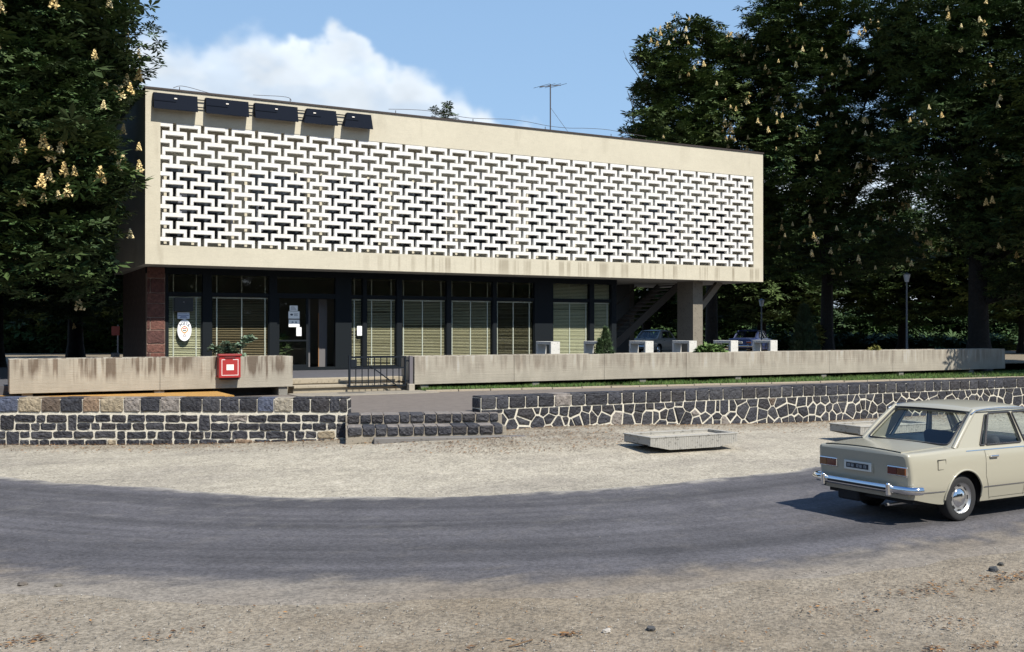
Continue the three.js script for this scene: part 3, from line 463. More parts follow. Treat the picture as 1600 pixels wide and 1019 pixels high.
  // entrance: glazed double door, one leaf standing open, sidelights
  const dx0 = ends[1][1], dx1 = ends[2][0], d = part('entrance', post), dA = colX(432), dB = colX(482), dC = colX(523);
  for (const [a, b] of [[dx0, dA], [dC, dx1]]) obj('jamb', bx(a, b, TZ + 0.03, Y0 - 0.2, GZ - 0.09, GZ + 0.08), frameMat, d);
  obj('transom', bx(dA, dC, tr - 0.02, tr + 0.15, GZ - 0.07, GZ + 0.07), frameMat, d);
  obj('transom_pane', bx(dA, dC, tr + 0.15, Y0 - 0.2, GZ - 0.004, GZ + 0.002), glass, d);
  obj('door_leaf', [bx(dA + 0.01, dA + 0.09, TZ + 0.04, tr - 0.02, GZ - 0.03, GZ + 0.03), bx(dB - 0.09, dB - 0.01, TZ + 0.04, tr - 0.02, GZ - 0.03, GZ + 0.03), bx(dA + 0.09, dB - 0.09, TZ + 0.04, TZ + 0.2, GZ - 0.03, GZ + 0.03), bx(dA + 0.09, dB - 0.09, 2.02, 2.07, GZ - 0.03, GZ + 0.03)], frameMat, d);
  obj('door_pane', bx(dA + 0.09, dB - 0.09, TZ + 0.2, tr - 0.02, GZ - 0.004, GZ + 0.002), glass, d);
  const open = mat(0.13, 0.125, 0.13, 0.7);
  obj('open_leaf', bx(dC - 0.35, dC - 0.05, TZ + 0.05, tr - 0.03, GZ - 0.75, GZ - 0.69), open, d);
  obj('open_leaf', bx(dB + 0.16, dB + 0.30, TZ + 0.05, tr - 0.03, GZ - 0.85, GZ - 0.8), open, d);
  obj('leaf_edge', bx(dC - 0.375, dC - 0.352, TZ + 0.05, tr - 0.5, GZ - 0.72, GZ - 0.66), mat(0.30, 0.14, 0.05, 0.6), d);
  // red sandstone pier at the corner
  const pier = part('stone_pier', post), pr = rng(55), px0 = 0.27, px1 = 0.80;
  obj('mortar', bx(px0, px1 + 0.03, TZ, Y0, -1.72, -1.46), mat(0.28, 0.20, 0.165, 0.95, { map: concreteTex }), pier);
  const reds = [[0.155, 0.058, 0.042], [0.125, 0.05, 0.04], [0.185, 0.08, 0.06], [0.105, 0.045, 0.038]].map((c) => mat(...c, 0.9, { map: rockTex, bumpMap: rockBump, bumpScale: 0.02 }));
  for (let y = TZ - 0.05, k = 0; y < Y0 - 0.05; k++) { const h = 0.26 + pr() * 0.22, y1 = Math.min(y + h, Y0); const sp = k % 3 === 1 ? [px0, mix(px0, px1, 0.2), px1 + 0.03] : [px0, px1 + 0.03]; for (let i = 0; i < sp.length - 1; i++) { const s = stoneIn('pier_stone', pier, rough(sp[i] + 0.01, sp[i + 1] - 0.012, y + 0.012, y1 - 0.01, pr, 0.006), pr, reds[Math.floor(pr() * 4)], { proud: 0.02, bevel: 0.012 }); s.position.z = -1.46; } y = y1; }
  // open undercroft at the right: concrete pillar, brace, stair to the upper floor
  const con = mat(0.25, 0.225, 0.185, 0.95, { map: concreteTex }), dk = mat(0.055, 0.05, 0.045, 0.9), cz = -0.8, pa = onZ(1083, 500, cz)[0], pb = onZ(1098, 500, cz)[0];
  obj('pillar', bx(pa, pb, TZ, Y0 + 0.002, cz - 1.05, cz), con, post);
  obj('pillar_brace', bar([pb - 0.02, 3.1, cz - 0.45], [pb + 1.25, Y0 + 0.02, cz - 0.45], 0.22, 0.24), con, post);
  const st = part('outside_stair', post), n = 18, sx0 = 18.2, sx1 = 22.3;
  for (let k = 0; k < n; k++) { const x = mix(sx0, sx1, k / n), y = mix(TZ + 0.1, Y0 - 0.05, (k + 1) / n); obj('tread', bx(x, x + 0.29, y - 0.05, y, -4.2, -2.9), mat(0.16, 0.15, 0.135, 0.9), st); }
  obj('stringer', bar([sx0 - 0.1, TZ + 0.05, -2.86], [sx1, Y0 - 0.1, -2.86], 0.08, 0.3), dk, st); obj('stringer', bar([sx0 - 0.1, TZ + 0.05, -4.24], [sx1, Y0 - 0.1, -4.24], 0.08, 0.3), dk, st);
  obj('handrail', [bar([sx0 - 0.1, TZ + 1.0, -4.24], [sx1 - 1.2, Y0 - 0.1, -4.24], 0.05, 0.05), bx(sx0 - 0.13, sx0 - 0.07, TZ, TZ + 1.0, -4.27, -4.21)], dk, st);
  obj('core_wall', bx(20.9, 21.15, TZ, Y0, -6.2, -4.5), mat(0.09, 0.085, 0.075, 0.95), post);
}
// small things on the glass
{
  const cv = document.createElement('canvas'); cv.width = 256; cv.height = 400; const c = cv.getContext('2d');
  c.fillStyle = '#eef0f4'; c.fillRect(0, 0, 256, 400);
  c.fillStyle = '#1a2238'; c.font = 'bold 74px sans-serif'; c.textAlign = 'center'; c.textBaseline = 'middle';
  'POSTA'.split('').forEach((ch, i) => { const a = (i - 2) * 0.40; c.save(); c.translate(128 + Math.sin(a) * 104, 186 - Math.cos(a) * 116); c.rotate(a * 0.9); c.fillText(ch, 0, 0); c.restore(); });
  c.strokeStyle = '#c9922e'; c.lineWidth = 17; c.beginPath(); c.arc(128, 190, 56, 0, 7); c.stroke(); c.strokeStyle = '#8e5a22'; c.lineWidth = 3; for (let k = 0; k < 26; k++) { const a = k / 26 * 6.283; c.beginPath(); c.moveTo(128 + Math.cos(a) * 48, 190 + Math.sin(a) * 48); c.lineTo(128 + Math.cos(a + 0.18) * 65, 190 + Math.sin(a + 0.18) * 65); c.stroke(); }
  c.fillStyle = '#c03a2e'; c.fillRect(98, 164, 60, 17); c.fillStyle = '#f4f1ea'; c.fillRect(98, 181, 60, 18); c.fillStyle = '#2f5b3c'; c.fillRect(98, 199, 60, 17);
  c.strokeStyle = '#3a4660'; c.lineWidth = 3; c.strokeRect(98, 164, 60, 52); c.fillStyle = '#c0392b'; c.beginPath(); for (let k = 0; k < 10; k++) { const a = -Math.PI / 2 + k * Math.PI / 5, q = k % 2 ? 7 : 17; c.lineTo(128 + Math.cos(a) * q, 130 + Math.sin(a) * q); } c.fill();
  c.strokeStyle = '#b8742a'; c.lineWidth = 9; c.beginPath(); c.moveTo(104, 250); c.quadraticCurveTo(128, 276, 152, 250); c.stroke(); c.strokeStyle = '#6b4526'; c.lineWidth = 6; c.strokeRect(108, 286, 40, 34); c.beginPath(); c.moveTo(96, 300); c.quadraticCurveTo(128, 262, 160, 300); c.quadraticCurveTo(128, 350, 96, 300); c.stroke();
  const t = new THREE.CanvasTexture(cv); t.colorSpace = THREE.SRGBColorSpace;
  const z = GZ + 0.08, a = onZ(277, 499, z), b = onZ(299, 533, z), W = b[0] - a[0], H = a[1] - b[1], s = thing('oval_sign', 'white oval sign lettered POSTA with a coat of arms on the window', 'sign', [(a[0] + b[0]) / 2, (a[1] + b[1]) / 2, z]);
  const g = new THREE.CylinderGeometry(0.5, 0.5, 0.02, 48); g.rotateX(Math.PI / 2); g.scale(W, H, 1); obj('plate', g, mat(0.75, 0.75, 0.78, 0.5), s);
  const f = new THREE.CircleGeometry(0.485, 48); f.scale(W, H, 1); f.translate(0, 0, 0.013); obj('sign_face', f, new THREE.MeshStandardMaterial({ map: t, roughness: 0.45 }), s);
  const cv2 = document.createElement('canvas'); cv2.width = 160; cv2.height = 96; const e = cv2.getContext('2d'); e.fillStyle = '#c9d3e2'; e.fillRect(0, 0, 160, 96); e.fillStyle = '#5a6a94'; e.fillRect(8, 38, 144, 10); e.fillRect(40, 58, 80, 9); e.fillRect(30, 74, 100, 8); e.fillStyle = '#9aa9c4'; e.fillRect(20, 14, 110, 10);
  const t2 = new THREE.CanvasTexture(cv2); t2.colorSpace = THREE.SRGBColorSpace; const a2 = onZ(277, 488, z), b2 = onZ(296, 499, z), n = obj('opening_hours_plate', bx(a2[0], b2[0], b2[1] + 0.01, a2[1], z - 0.01, z + 0.006), mat(0.6, 0.64, 0.72, 0.6)); tag(n, 'small pale blue plate with lines of print above the oval sign', 'sign');
  const q = new THREE.PlaneGeometry(b2[0] - a2[0] - 0.01, a2[1] - b2[1] - 0.02); q.translate((a2[0] + b2[0]) / 2, (a2[1] + b2[1]) / 2 + 0.005, z + 0.009); obj('printed_face', q, new THREE.MeshStandardMaterial({ map: t2, roughness: 0.6 }), n);
  const a3 = onZ(272, 465, GZ + 0.2), b3 = onZ(302, 487, GZ + 0.2), l = thing('window_display_box', 'black box lamp mounted on the window above the printed plate', 'lamp box', [0, 0, 0]);
  obj('case', rb(a3[0], b3[0], b3[1], a3[1], GZ + 0.06, GZ + 0.2, 0.01), mat(0.012, 0.016, 0.018, 0.5), l); obj('knob', new THREE.SphereGeometry(0.025, 12, 8).translate(mix(a3[0], b3[0], 0.5), a3[1] - 0.14, GZ + 0.2), mat(0.2, 0.2, 0.2, 0.4), l);
  const paper = (p0, q0, p1, q1, label, draw) => { const zz = GZ + 0.035, A = onZ(p0, q0, zz), B = onZ(p1, q1, zz), cn = document.createElement('canvas'); cn.width = 96; cn.height = 96; const k = cn.getContext('2d'); k.fillStyle = '#eef0ee'; k.fillRect(0, 0, 96, 96); k.fillStyle = '#4a5260'; draw(k); const tx = new THREE.CanvasTexture(cn); tx.colorSpace = THREE.SRGBColorSpace; const g2 = new THREE.BoxGeometry(B[0] - A[0], A[1] - B[1], 0.003); const o = obj('paper_notice', g2, [0, 1, 2, 3, 4, 5].map((i) => i === 4 ? new THREE.MeshStandardMaterial({ map: tx, roughness: 0.9 }) : mat(0.8, 0.8, 0.78, 0.9))[4]); o.position.set((A[0] + B[0]) / 2, (A[1] + B[1]) / 2, zz); tag(o, label, 'notice', 'notices taped to the doors'); };
  const rows = (k, n, y) => { for (let i = 0; i < n; i++) k.fillRect(14, y + i * 14, 40 + (i * 37) % 30, 4); };
  paper(452.5, 477.5, 465, 486, 'small white notice, topmost of those on the entrance door', (k) => rows(k, 5, 16));
  paper(450.5, 486.5, 468, 498, 'white notice with a dark emblem on the entrance door', (k) => { k.beginPath(); k.arc(28, 44, 12, 0, 7); k.fill(); k.fillRect(48, 30, 34, 4); k.fillRect(48, 42, 30, 4); k.fillRect(48, 54, 34, 4); });
  paper(451, 499.5, 468, 511, 'white notice with two grey marks on the entrance door', (k) => { k.fillStyle = '#7e8c96'; k.beginPath(); k.arc(34, 34, 10, 0, 7); k.arc(64, 34, 10, 0, 7); k.fill(); });
  paper(463, 511.5, 471, 525, 'narrow white slip, lowest of those on the entrance door', (k) => { k.fillStyle = '#aab0b6'; rows(k, 3, 20); });
  paper(558, 509.5, 567.5, 524.5, 'white slip taped to the blind window beside the door', (k) => { k.fillStyle = '#b6bcc4'; rows(k, 4, 20); });
}
// dark lamp hoods along the top of the facade
{
  const navy = phys(0.006, 0.009, 0.017, 0.85, { specularIntensity: 0.25 }), bulb = mat(0.75, 0.70, 0.62, 0.4), list = [[240, 309, 0, 'first'], [322, 389, 0, 'second'], [399, 466, 0, 'third'], [475, 528, 1, 'fourth'], [538, 583, 1, 'fifth']];
  list.forEach(([p0, p1, cutc, nth], i) => {
    const zf = 0.30, x0 = onZ(p0, 165, zf)[0], x1 = onZ(p1, 165, zf)[0], h = thing('lamp_hood', 'dark navy boxy lamp hood on the facade top, ' + nth + ' from the building corner', 'lamp hood', [x0, 0, 0], 0, 'lamp hoods over the screen'), W = x1 - x0, yt = 9.60, yb = 9.10, t = 0.018;
    const k = cutc ? 0.13 : 0.0;
    const quad = (a, b, c, d) => [...a, ...b, ...c, ...a, ...c, ...d];
    const T = [[k, yt, 0.015], [W - k * 0.3, yt, 0.015], [W - k * 0.3, yt, 0.20], [k, yt, 0.20]], B = [[0, yb + 0.10, 0.015], [W, yb + 0.10, 0.015], [W, yb, zf], [0, yb, zf]];
    obj('hood_shell', soup([...quad(T[3], T[2], T[1], T[0]), ...quad(B[3], B[2], T[2], T[3]), ...quad(B[0], B[3], T[3], T[0]), ...quad(B[2], B[1], T[1], T[2]), ...quad(B[0], B[1], T[1], T[0])]), navy, h);
    obj('front_flap', [bar([W * 0.52, yb + 0.015, zf + 0.004], [W - 0.02, yb + 0.015, zf + 0.004], 0.02, 0.03), bar([0.02, yb + 0.26, zf - 0.045], [W * 0.5, yb + 0.26, zf - 0.045], 0.02, 0.025)], navy, h);
    obj('lamp_tip', rb(W * (cutc ? 0.28 : 0.46), W * (cutc ? 0.28 : 0.46) + 0.085, 9.435, 9.475, 0.20, 0.262, 0.01), bulb, h);
    for (const f of [0.25, 0.75]) obj('bracket', bx(W * f, W * f + 0.05, 9.3, 9.35, 0.0, 0.2), navy, h);
  });
  const xe = onZ(560, 165, 0.08)[0]; for (const y of [9.53, 9.30]) obj('lamp_rail', bx(0.4, xe, y - 0.014, y + 0.014, 0.05, 0.075), navy, post);
  for (let x = 0.9; x < xe; x += 1.55) obj('rail_bracket', [bx(x, x + 0.03, 9.518, 9.542, -0.02, 0.05), bx(x, x + 0.03, 9.288, 9.312, -0.02, 0.05)], navy, post);
}
// roof: aerial, lightning wire
{
  const steel = mat(0.06, 0.05, 0.05, 0.5), A = onZ(860, 203, -1.5), h = onZ(860, 133, -1.5)[1], a = thing('roof_aerial', 'thin television aerial mast standing on the roof', 'aerial', [A[0], Y1 - 0.1, -1.5]);
  obj('mast', rod([0, 0, 0], [0, h - Y1 + 0.15, 0], 0.024), steel, a); const t = h - Y1 + 0.08;
  obj('boom', bar([-0.42, t - 0.06, -0.1], [0.42, t + 0.05, 0.1], 0.025), steel, a);
  for (const k of [-0.4, -0.15, 0.1, 0.36]) obj('antenna_element', bar([k - 0.10, t + k * 0.13, -0.42], [k + 0.10, t + k * 0.13, 0.46], 0.012), steel, a);
  obj('guy_wire', rod([0, t * 0.62, 0], [1.1, -0.2, 0.4], 0.007, 5), steel, a);
  const w = part('lightning_wire', post), pts = []; for (const [px, py] of [[270, 137], [281, 134], [330, 146], [395, 148], [452, 153], [455, 157]]) { const p = onZ(px, py, -0.4); pts.push([p[0], Math.max(p[1], Y1 + 0.06), -0.4]); }
  obj('wire', tube(pts.slice(0, 3), 0.009, 30, 5), steel, w); obj('wire', tube(pts.slice(3), 0.009, 20, 5), steel, w);
  const run = []; for (let px = 607; px <= 1010; px += 31) { const P = onZ(px, mix(168.5, 211, (px - 607) / 403) + 2.2 * Math.sin(px * 0.045), -0.6); run.push([P[0], Math.max(Y1 + 0.1, P[1]), -0.6]); } obj('wire', tube(run, 0.009, 80, 5), steel, w);
  for (const px of [280, 453, 618, 739, 852, 955]) { const q = onZ(px, 150, -0.5)[0]; obj('wire_post', rod([q, Y1 - 0.1, -0.5], [q, Y1 + 0.26, -0.5], 0.013, 6), steel, w); }
}
// white ring frames on the terrace
{
  const con = mat(0.72, 0.71, 0.68, 0.9, { map: concreteTex }), D = 0.98, H = 1.0, W = 0.34, th = 0.10;
  const S = new THREE.Shape([[0, 0], [D, 0], [D, H], [0, H]].map((p) => new THREE.Vector2(...p))); S.holes.push(new THREE.Path([[th, th], [D - th, th], [D - th, H - th], [th, H - th]].map((p) => new THREE.Vector2(...p))));
  const g = new THREE.ExtrudeGeometry(S, { depth: W - 0.012, bevelEnabled: true, bevelThickness: 0.006, bevelSize: 0.006, bevelOffset: -0.006, bevelSegments: 1 }); g.rotateY(Math.PI / 2); g.translate(0.006, 0, 0); const geo = uvm(g);
  const xr = onZ(875, 533, 4.0)[0], labels = ['square white concrete frame standing nearest the dark pier of the glazing', 'white concrete frame half hidden by the small conifer', 'white concrete frame between the conifer and the stair', 'white concrete frame in front of the concrete pillar', 'white concrete frame just behind the rounded green bush', 'white concrete frame farthest from the entrance'];
  let first; for (let k = 0; k < 6; k++) { const x = xr + k * 1.868 - W; if (!first) { first = thing('concrete_ring', labels[0], 'concrete ring', [x, TZ, 4.0], 0, 'white frames along the terrace'); obj('hollow_frame', geo, con, first); obj('panel', bx(W - 0.045, W - 0.015, th, H - th, -D * 0.5, -th), mat(0.4, 0.4, 0.42, 0.9, { map: concreteTex }), first); } else copyOf(first, labels[k], [x, TZ, 4.0], 0); }
}
// ---------------------------------------------------------------- the saloon car; local x runs forward from the rear axle, z to its right-hand side
function buildCar(paint, o) {
  const chrome = mat(0.78, 0.79, 0.80, 0.12, { metalness: 1 }), rubber = mat(0.018, 0.018, 0.019, 0.8), dark = mat(0.012, 0.012, 0.014, 0.8), seam = mat(0.06, 0.055, 0.045, 0.8), steel = mat(0.55, 0.55, 0.55, 0.35, { metalness: 0.8 });
  const glassM = clear([0.90, 0.94, 0.92]), trim = mat(0.03, 0.03, 0.035, 0.7), AX = 2.424, RA = 0.345, YA = 0.30, XB = -0.97, XF = 3.09;
  const ysh = (a) => a < -0.1 ? mix(0.892, 0.918, sst(-0.97, -0.1, a)) : a < 1.9 ? 0.92 : mix(0.90, 0.80, sst(1.9, 3.1, a));
  const hw = (a) => 0.79 - 0.055 * sst(0.6, -1.0, a) * sst(-0.3, -1.0, a) - 0.07 * sst(2.2, 3.1, a);
  const round = (a) => { const d = Math.min(a - XB, XF - a); return d < 0.06 ? 1 - Math.sqrt(Math.max(0, 1 - ((0.06 - d) / 0.06) ** 2)) : 0; };
  const sill = (a) => a < -0.3 ? mix(0.33, 0.24, sst(-0.97, -0.3, a)) : a > 2.8 ? mix(0.24, 0.3, sst(2.8, 3.1, a)) : 0.225;
  const yb = (a) => { let y = sill(a); for (const c of [0, AX]) { const d = Math.abs(a - c); if (d < RA) y = Math.max(y, YA + Math.sqrt(RA * RA - d * d)); } return y; };
  const prof = (h) => { const K = [[0.2, 0.925], [0.38, 0.972], [0.43, 0.990], [0.60, 1.0], [0.76, 0.995], [0.84, 0.978], [0.92, 0.945]]; let i = 0; while (i < K.length - 2 && K[i + 1][0] < h) i++; return mix(K[i][1], K[i + 1][1], clamp((h - K[i][0]) / (K[i + 1][0] - K[i][0]))); };
  const sideB = (a, h) => hw(a) * prof(h) - 0.05 * round(a);
  const st = []; for (let a = XB; a < XF - 1e-6; a += (a < XB + 0.07 || a > XF - 0.08) ? 0.012 : 0.04) st.push(a); for (const c of [0, AX]) for (let k = 0; k <= 28; k++) st.push(c - RA * Math.cos(k / 28 * Math.PI) + (k === 0 ? -0.0005 : k === 28 ? 0.0005 : 0)); st.push(XF); st.sort((p, q) => p - q);
  const section = (a) => {
    const y0 = yb(a), y1 = ysh(a) - 0.035 * round(a), S = [], cab = a > 0.02 && a < 1.84;
    for (let k = 0; k <= 11; k++) { const h = mix(y0, y1 - 0.045, k / 11); S.push([h, sideB(a, h)]); }
    const b = sideB(a, y1 - 0.045); for (const q of [0.33, 0.66, 1]) { const w = q * Math.PI / 2; S.push([y1 - 0.045 + 0.045 * Math.sin(w), b - 0.05 * (1 - Math.cos(w))]); }
    const bi = b - 0.05; for (let k = 1; k <= 6; k++) { const f = k / 6; S.push(cab ? [k === 1 ? y1 - 0.004 : 0.52, k === 1 ? bi - 0.03 : (bi - 0.04) * (1 - (k - 1) / 5)] : [y1 + 0.028 * (1 - (1 - f) * (1 - f)) * (1 - round(a)), bi * (1 - f)]); }
    return S;
  };
  const secs = st.map(section), pos = [], idx = [], M = secs[0].length, full = 2 * M - 1;
  secs.forEach((S, i) => { for (let k = 0; k < full; k++) { const m = k < M ? k : full - 1 - k, s = k < M ? 1 : -1; pos.push(st[i], S[m][0], s * S[m][1]); } });
  for (let i = 0; i < st.length - 1; i++) for (let k = 0; k < full - 1; k++) { const a = i * full + k, b = a + 1, c = a + full, d = c + 1; idx.push(a, c, b, b, c, d); }
  const bg = new THREE.BufferGeometry(); bg.setAttribute('position', new THREE.Float32BufferAttribute(pos, 3)); bg.setAttribute('uv', new THREE.Float32BufferAttribute(new Float32Array(pos.length / 3 * 2), 2)); bg.setIndex(idx); bg.computeVertexNormals();
  const lean = (g) => { const p = g.attributes.position; for (let i = 0; i < p.count; i++) { const x = p.getX(i); if (x < -0.7) p.setX(i, x + 0.13 * (0.87 - p.getY(i)) * sst(-0.7, -0.97, x)); } g.computeVertexNormals(); return g; };
  obj('body', lean(bg), paint, o);
  const cap = (i, s) => { const S = secs[i], p = []; for (let k = 0; k < M - 1; k++) { const A = [st[i], S[k][0], S[k][1]], B = [st[i], S[k + 1][0], S[k + 1][1]], C = [st[i], S[k + 1][0], -S[k + 1][1]], D = [st[i], S[k][0], -S[k][1]]; if (s < 0) p.push(...A, ...B, ...C, ...A, ...C, ...D); else p.push(...A, ...C, ...B, ...A, ...D, ...C); } return soup(p); };
  obj('rear_panel', lean(cap(0, -1)), paint, o); obj('front_panel', cap(st.length - 1, 1), paint, o);
  obj('underbody', [bx(XB + 0.16, -RA - 0.02, 0.27, 0.6, -0.66, 0.66), bx(RA + 0.02, AX - RA - 0.02, 0.2, 0.5, -0.68, 0.68), bx(AX + RA + 0.02, XF - 0.05, 0.27, 0.6, -0.64, 0.64), bx(-RA - 0.02, RA + 0.02, 0.40, 0.64, -0.5, 0.5), bx(AX - RA - 0.02, AX + RA + 0.02, 0.40, 0.64, -0.5, 0.5), rb(-0.9, -0.5, 0.20, 0.34, -0.45, -0.1, 0.03)], dark, o);
  obj('exhaust_pipe', rod([-1.0, 0.245, 0.42], [-0.4, 0.25, 0.42], 0.02), steel, o);
  // boot lid, bonnet edge and side trim
  { const p = [], n = 12; const P = (i, k) => { const a = mix(-0.945, -0.17, i / n), b = mix(-0.60, 0.60, k / n), f = 1 - Math.abs(b) / 0.69; return [a, ysh(a) + 0.028 * (1 - (1 - f) * (1 - f)) + 0.007, b]; }; for (let i = 0; i < n; i++) for (let k = 0; k < n; k++) { const A = P(i, k), B = P(i + 1, k), C = P(i + 1, k + 1), D = P(i, k + 1); p.push(...A, ...D, ...C, ...A, ...C, ...B); } for (const kk of [0, n]) for (let i = 0; i < n; i++) { const A = P(i, kk), B = P(i + 1, kk), C = [B[0], B[1] - 0.012, B[2]], D = [A[0], A[1] - 0.012, A[2]]; p.push(...A, ...B, ...C, ...A, ...C, ...D); } obj('boot_lid', soup(p), paint, o); }
  const hug = (a0, a1, h0, h1, n, t, w) => { const p = []; for (const s of [1, -1]) for (let i = 0; i < n; i++) { const A = (f) => { const a = mix(a0, a1, f), h = mix(h0, h1, f); return [a, h]; }, [xa, ha] = A(i / n), [xb, hb] = A((i + 1) / n), q = (a, h) => [a, h, s * (sideB(a, h) + t)], dx = Math.abs(a1 - a0) > Math.abs(h1 - h0) ? [0, w] : [w, 0]; const P1 = q(xa, ha), P2 = q(xb, hb), P3 = q(xb + dx[0], hb + dx[1]), P4 = q(xa + dx[0], ha + dx[1]); p.push(...P1, ...P2, ...P3, ...P1, ...P3, ...P4); } return soup(p); };
  obj('side_moulding', [hug(-0.85, -0.365, 0.405, 0.405, 8, 0.006, 0.012), hug(0.37, 2.04, 0.405, 0.405, 16, 0.006, 0.012)], chrome, o);
  obj('belt_moulding', hug(0.05, 1.85, 0.872, 0.872, 16, 0.004, 0.010), chrome, o);
  obj('door_seam', [hug(0.40, 0.40, 0.56, 0.87, 6, 0.002, 0.007), hug(0.40, 0.52, 0.555, 0.24, 8, 0.002, 0.007), hug(1.20, 1.20, 0.25, 0.87, 8, 0.002, 0.007), hug(0.52, 2.0, 0.262, 0.262, 14, 0.002, 0.005)], seam, o);
  obj('door_seam', hug(1.96, 1.96, 0.3, 0.87, 8, 0.002, 0.007), seam, o);
  for (const s of [1, -1]) { // arch lips
    for (const c of [0, AX]) { const pts = []; for (let k = 0; k <= 24; k++) { const w = k / 24 * Math.PI, a = c - (RA + 0.004) * Math.cos(w), h = YA + (RA + 0.004) * Math.sin(w); pts.push([a, h, s * (sideB(a, h) + 0.006)]); } obj('arch_lip', tube(pts, 0.013, 40, 8), paint, o); }
    for (const a of [0.47, 1.28]) { const h = 0.79, b = sideB(a + 0.08, h); obj('door_handle', rb(a, a + 0.16, h - 0.014, h + 0.014, s > 0 ? b : -b - 0.035, s > 0 ? b + 0.035 : -b, 0.012), chrome, o); }
  }
  { const b = sideB(-0.43, 0.75); obj('fuel_flap', [bx(-0.50, -0.36, 0.678, 0.683, b - 0.01, b + 0.003), bx(-0.50, -0.36, 0.797, 0.802, b - 0.012, b + 0.002), bx(-0.362, -0.357, 0.683, 0.797, b - 0.01, b + 0.003), bx(-0.503, -0.498, 0.683, 0.797, b - 0.01, b + 0.003)], seam, o); }
  // greenhouse: panels with openings, mapped between their four corners
  const panel = (A, B, C, D, holes, th) => {
    const V = (p) => new THREE.Vector3(...p), a = V(A), b = V(B), c = V(C), d = V(D), n = b.clone().sub(a).cross(d.clone().sub(a)).normalize();
    const S = new THREE.Shape([[0, 0], [1, 0], [1, 1], [0, 1]].map((p) => new THREE.Vector2(...p))), map = (s, t, w) => a.clone().lerp(b, s).lerp(d.clone().lerp(c, s), t).addScaledVector(n, w), rr = (s0, s1, t0, t1, q = 0.06) => { const P = new THREE.Path(), e = q, f = q * 1.6; P.moveTo(s0 + e, t0); P.lineTo(s1 - e, t0); P.quadraticCurveTo(s1, t0, s1, t0 + f); P.lineTo(s1, t1 - f); P.quadraticCurveTo(s1, t1, s1 - e, t1); P.lineTo(s0 + e, t1); P.quadraticCurveTo(s0, t1, s0, t1 - f); P.lineTo(s0, t0 + f); P.quadraticCurveTo(s0, t0, s0 + e, t0); return P; };
    const panes = [], gask = [];
    for (const [s0, s1, t0, t1, q] of holes) { S.holes.push(rr(s0, s1, t0, t1, q)); panes.push([[s0, t0], [s1, t0], [s1, t1], [s0, t1]]); const pp = rr(s0, s1, t0, t1, q).getPoints(5).map((p) => map(p.x, p.y, th * 0.2).toArray()); gask.push(tube(pp.slice(0, -1), 0.011, 90, 6, true)); }
    const g = new THREE.ExtrudeGeometry(S, { depth: 1, bevelEnabled: false, curveSegments: 5 }), p = g.attributes.position; for (let i = 0; i < p.count; i++) { const q = map(p.getX(i), p.getY(i), -p.getZ(i) * th); p.setXYZ(i, q.x, q.y, q.z); } g.computeVertexNormals();
    const pg = panes.map((Q) => soup([0, 1, 2, 0, 2, 3].flatMap((k) => map(Q[k][0], Q[k][1], -th * 0.5).toArray()))); return [uvm(g), pg, gask];
  };
  const put = (nm, pn, res) => { obj(nm, res[0], paint, o); res[1].forEach((g) => obj(pn, g, glassM, o)); res[2].forEach((g) => obj('window_seal', g, trim, o)); };
  const RB = [-0.14, 0.922, 0.68], RT = [0.40, 1.36, 0.60], FB = [1.90, 0.92, 0.69], FT = [1.45, 1.36, 0.605], neg = (p) => [p[0], p[1], -p[2]], out = (p, d) => [p[0], p[1], p[2] + d];
  const SB0 = [-0.08, 0.908, 0.735], SB1 = [1.88, 0.908, 0.735];
  put('rear_window_frame', 'rear_window', panel(neg(RB), RB, RT, neg(RT), [[0.035, 0.965, 0.05, 0.93, 0.045]], 0.03));
  put('windscreen_frame', 'windscreen', panel(FB, neg(FB), neg(FT), FT, [[0.04, 0.96, 0.05, 0.94, 0.045]], 0.03));
  const sideHoles = [[0.215, 0.262, 0.05, 0.86, 0.010], [0.272, 0.65, 0.05, 0.90, 0.022], [0.69, 0.945, 0.05, 0.90, 0.025]];
  put('side_frame', 'side_window', panel(SB0, SB1, out(FT, 0.008), out(RT, 0.008), sideHoles, 0.03));
  const mir = sideHoles.map(([s0, s1, t0, t1, q]) => [1 - s1, 1 - s0, t0, t1, q]);
  put('side_frame', 'side_window', panel(neg(SB1), neg(SB0), neg(out(RT, 0.008)), neg(out(FT, 0.008)), mir, 0.03));
  // rounded pillars and roof
  for (const s of [1, -1]) { const S = (p) => [p[0], p[1], s * p[2]]; obj('pillar', [tube([S([-0.12, 0.905, 0.71]), S([0.12, 1.13, 0.668]), S([0.40, 1.355, 0.605])], 0.032, 10, 8), tube([S([1.895, 0.905, 0.715]), S([1.68, 1.13, 0.668]), S([1.45, 1.355, 0.61])], 0.026, 10, 8)], paint, o); obj('drip_rail', tube([S([0.30, 1.315, 0.648]), S([0.40, 1.352, 0.637]), S([0.55, 1.368, 0.632]), S([0.95, 1.378, 0.634]), S([1.35, 1.368, 0.634]), S([1.50, 1.345, 0.64])], 0.009, 40, 6), chrome, o); }
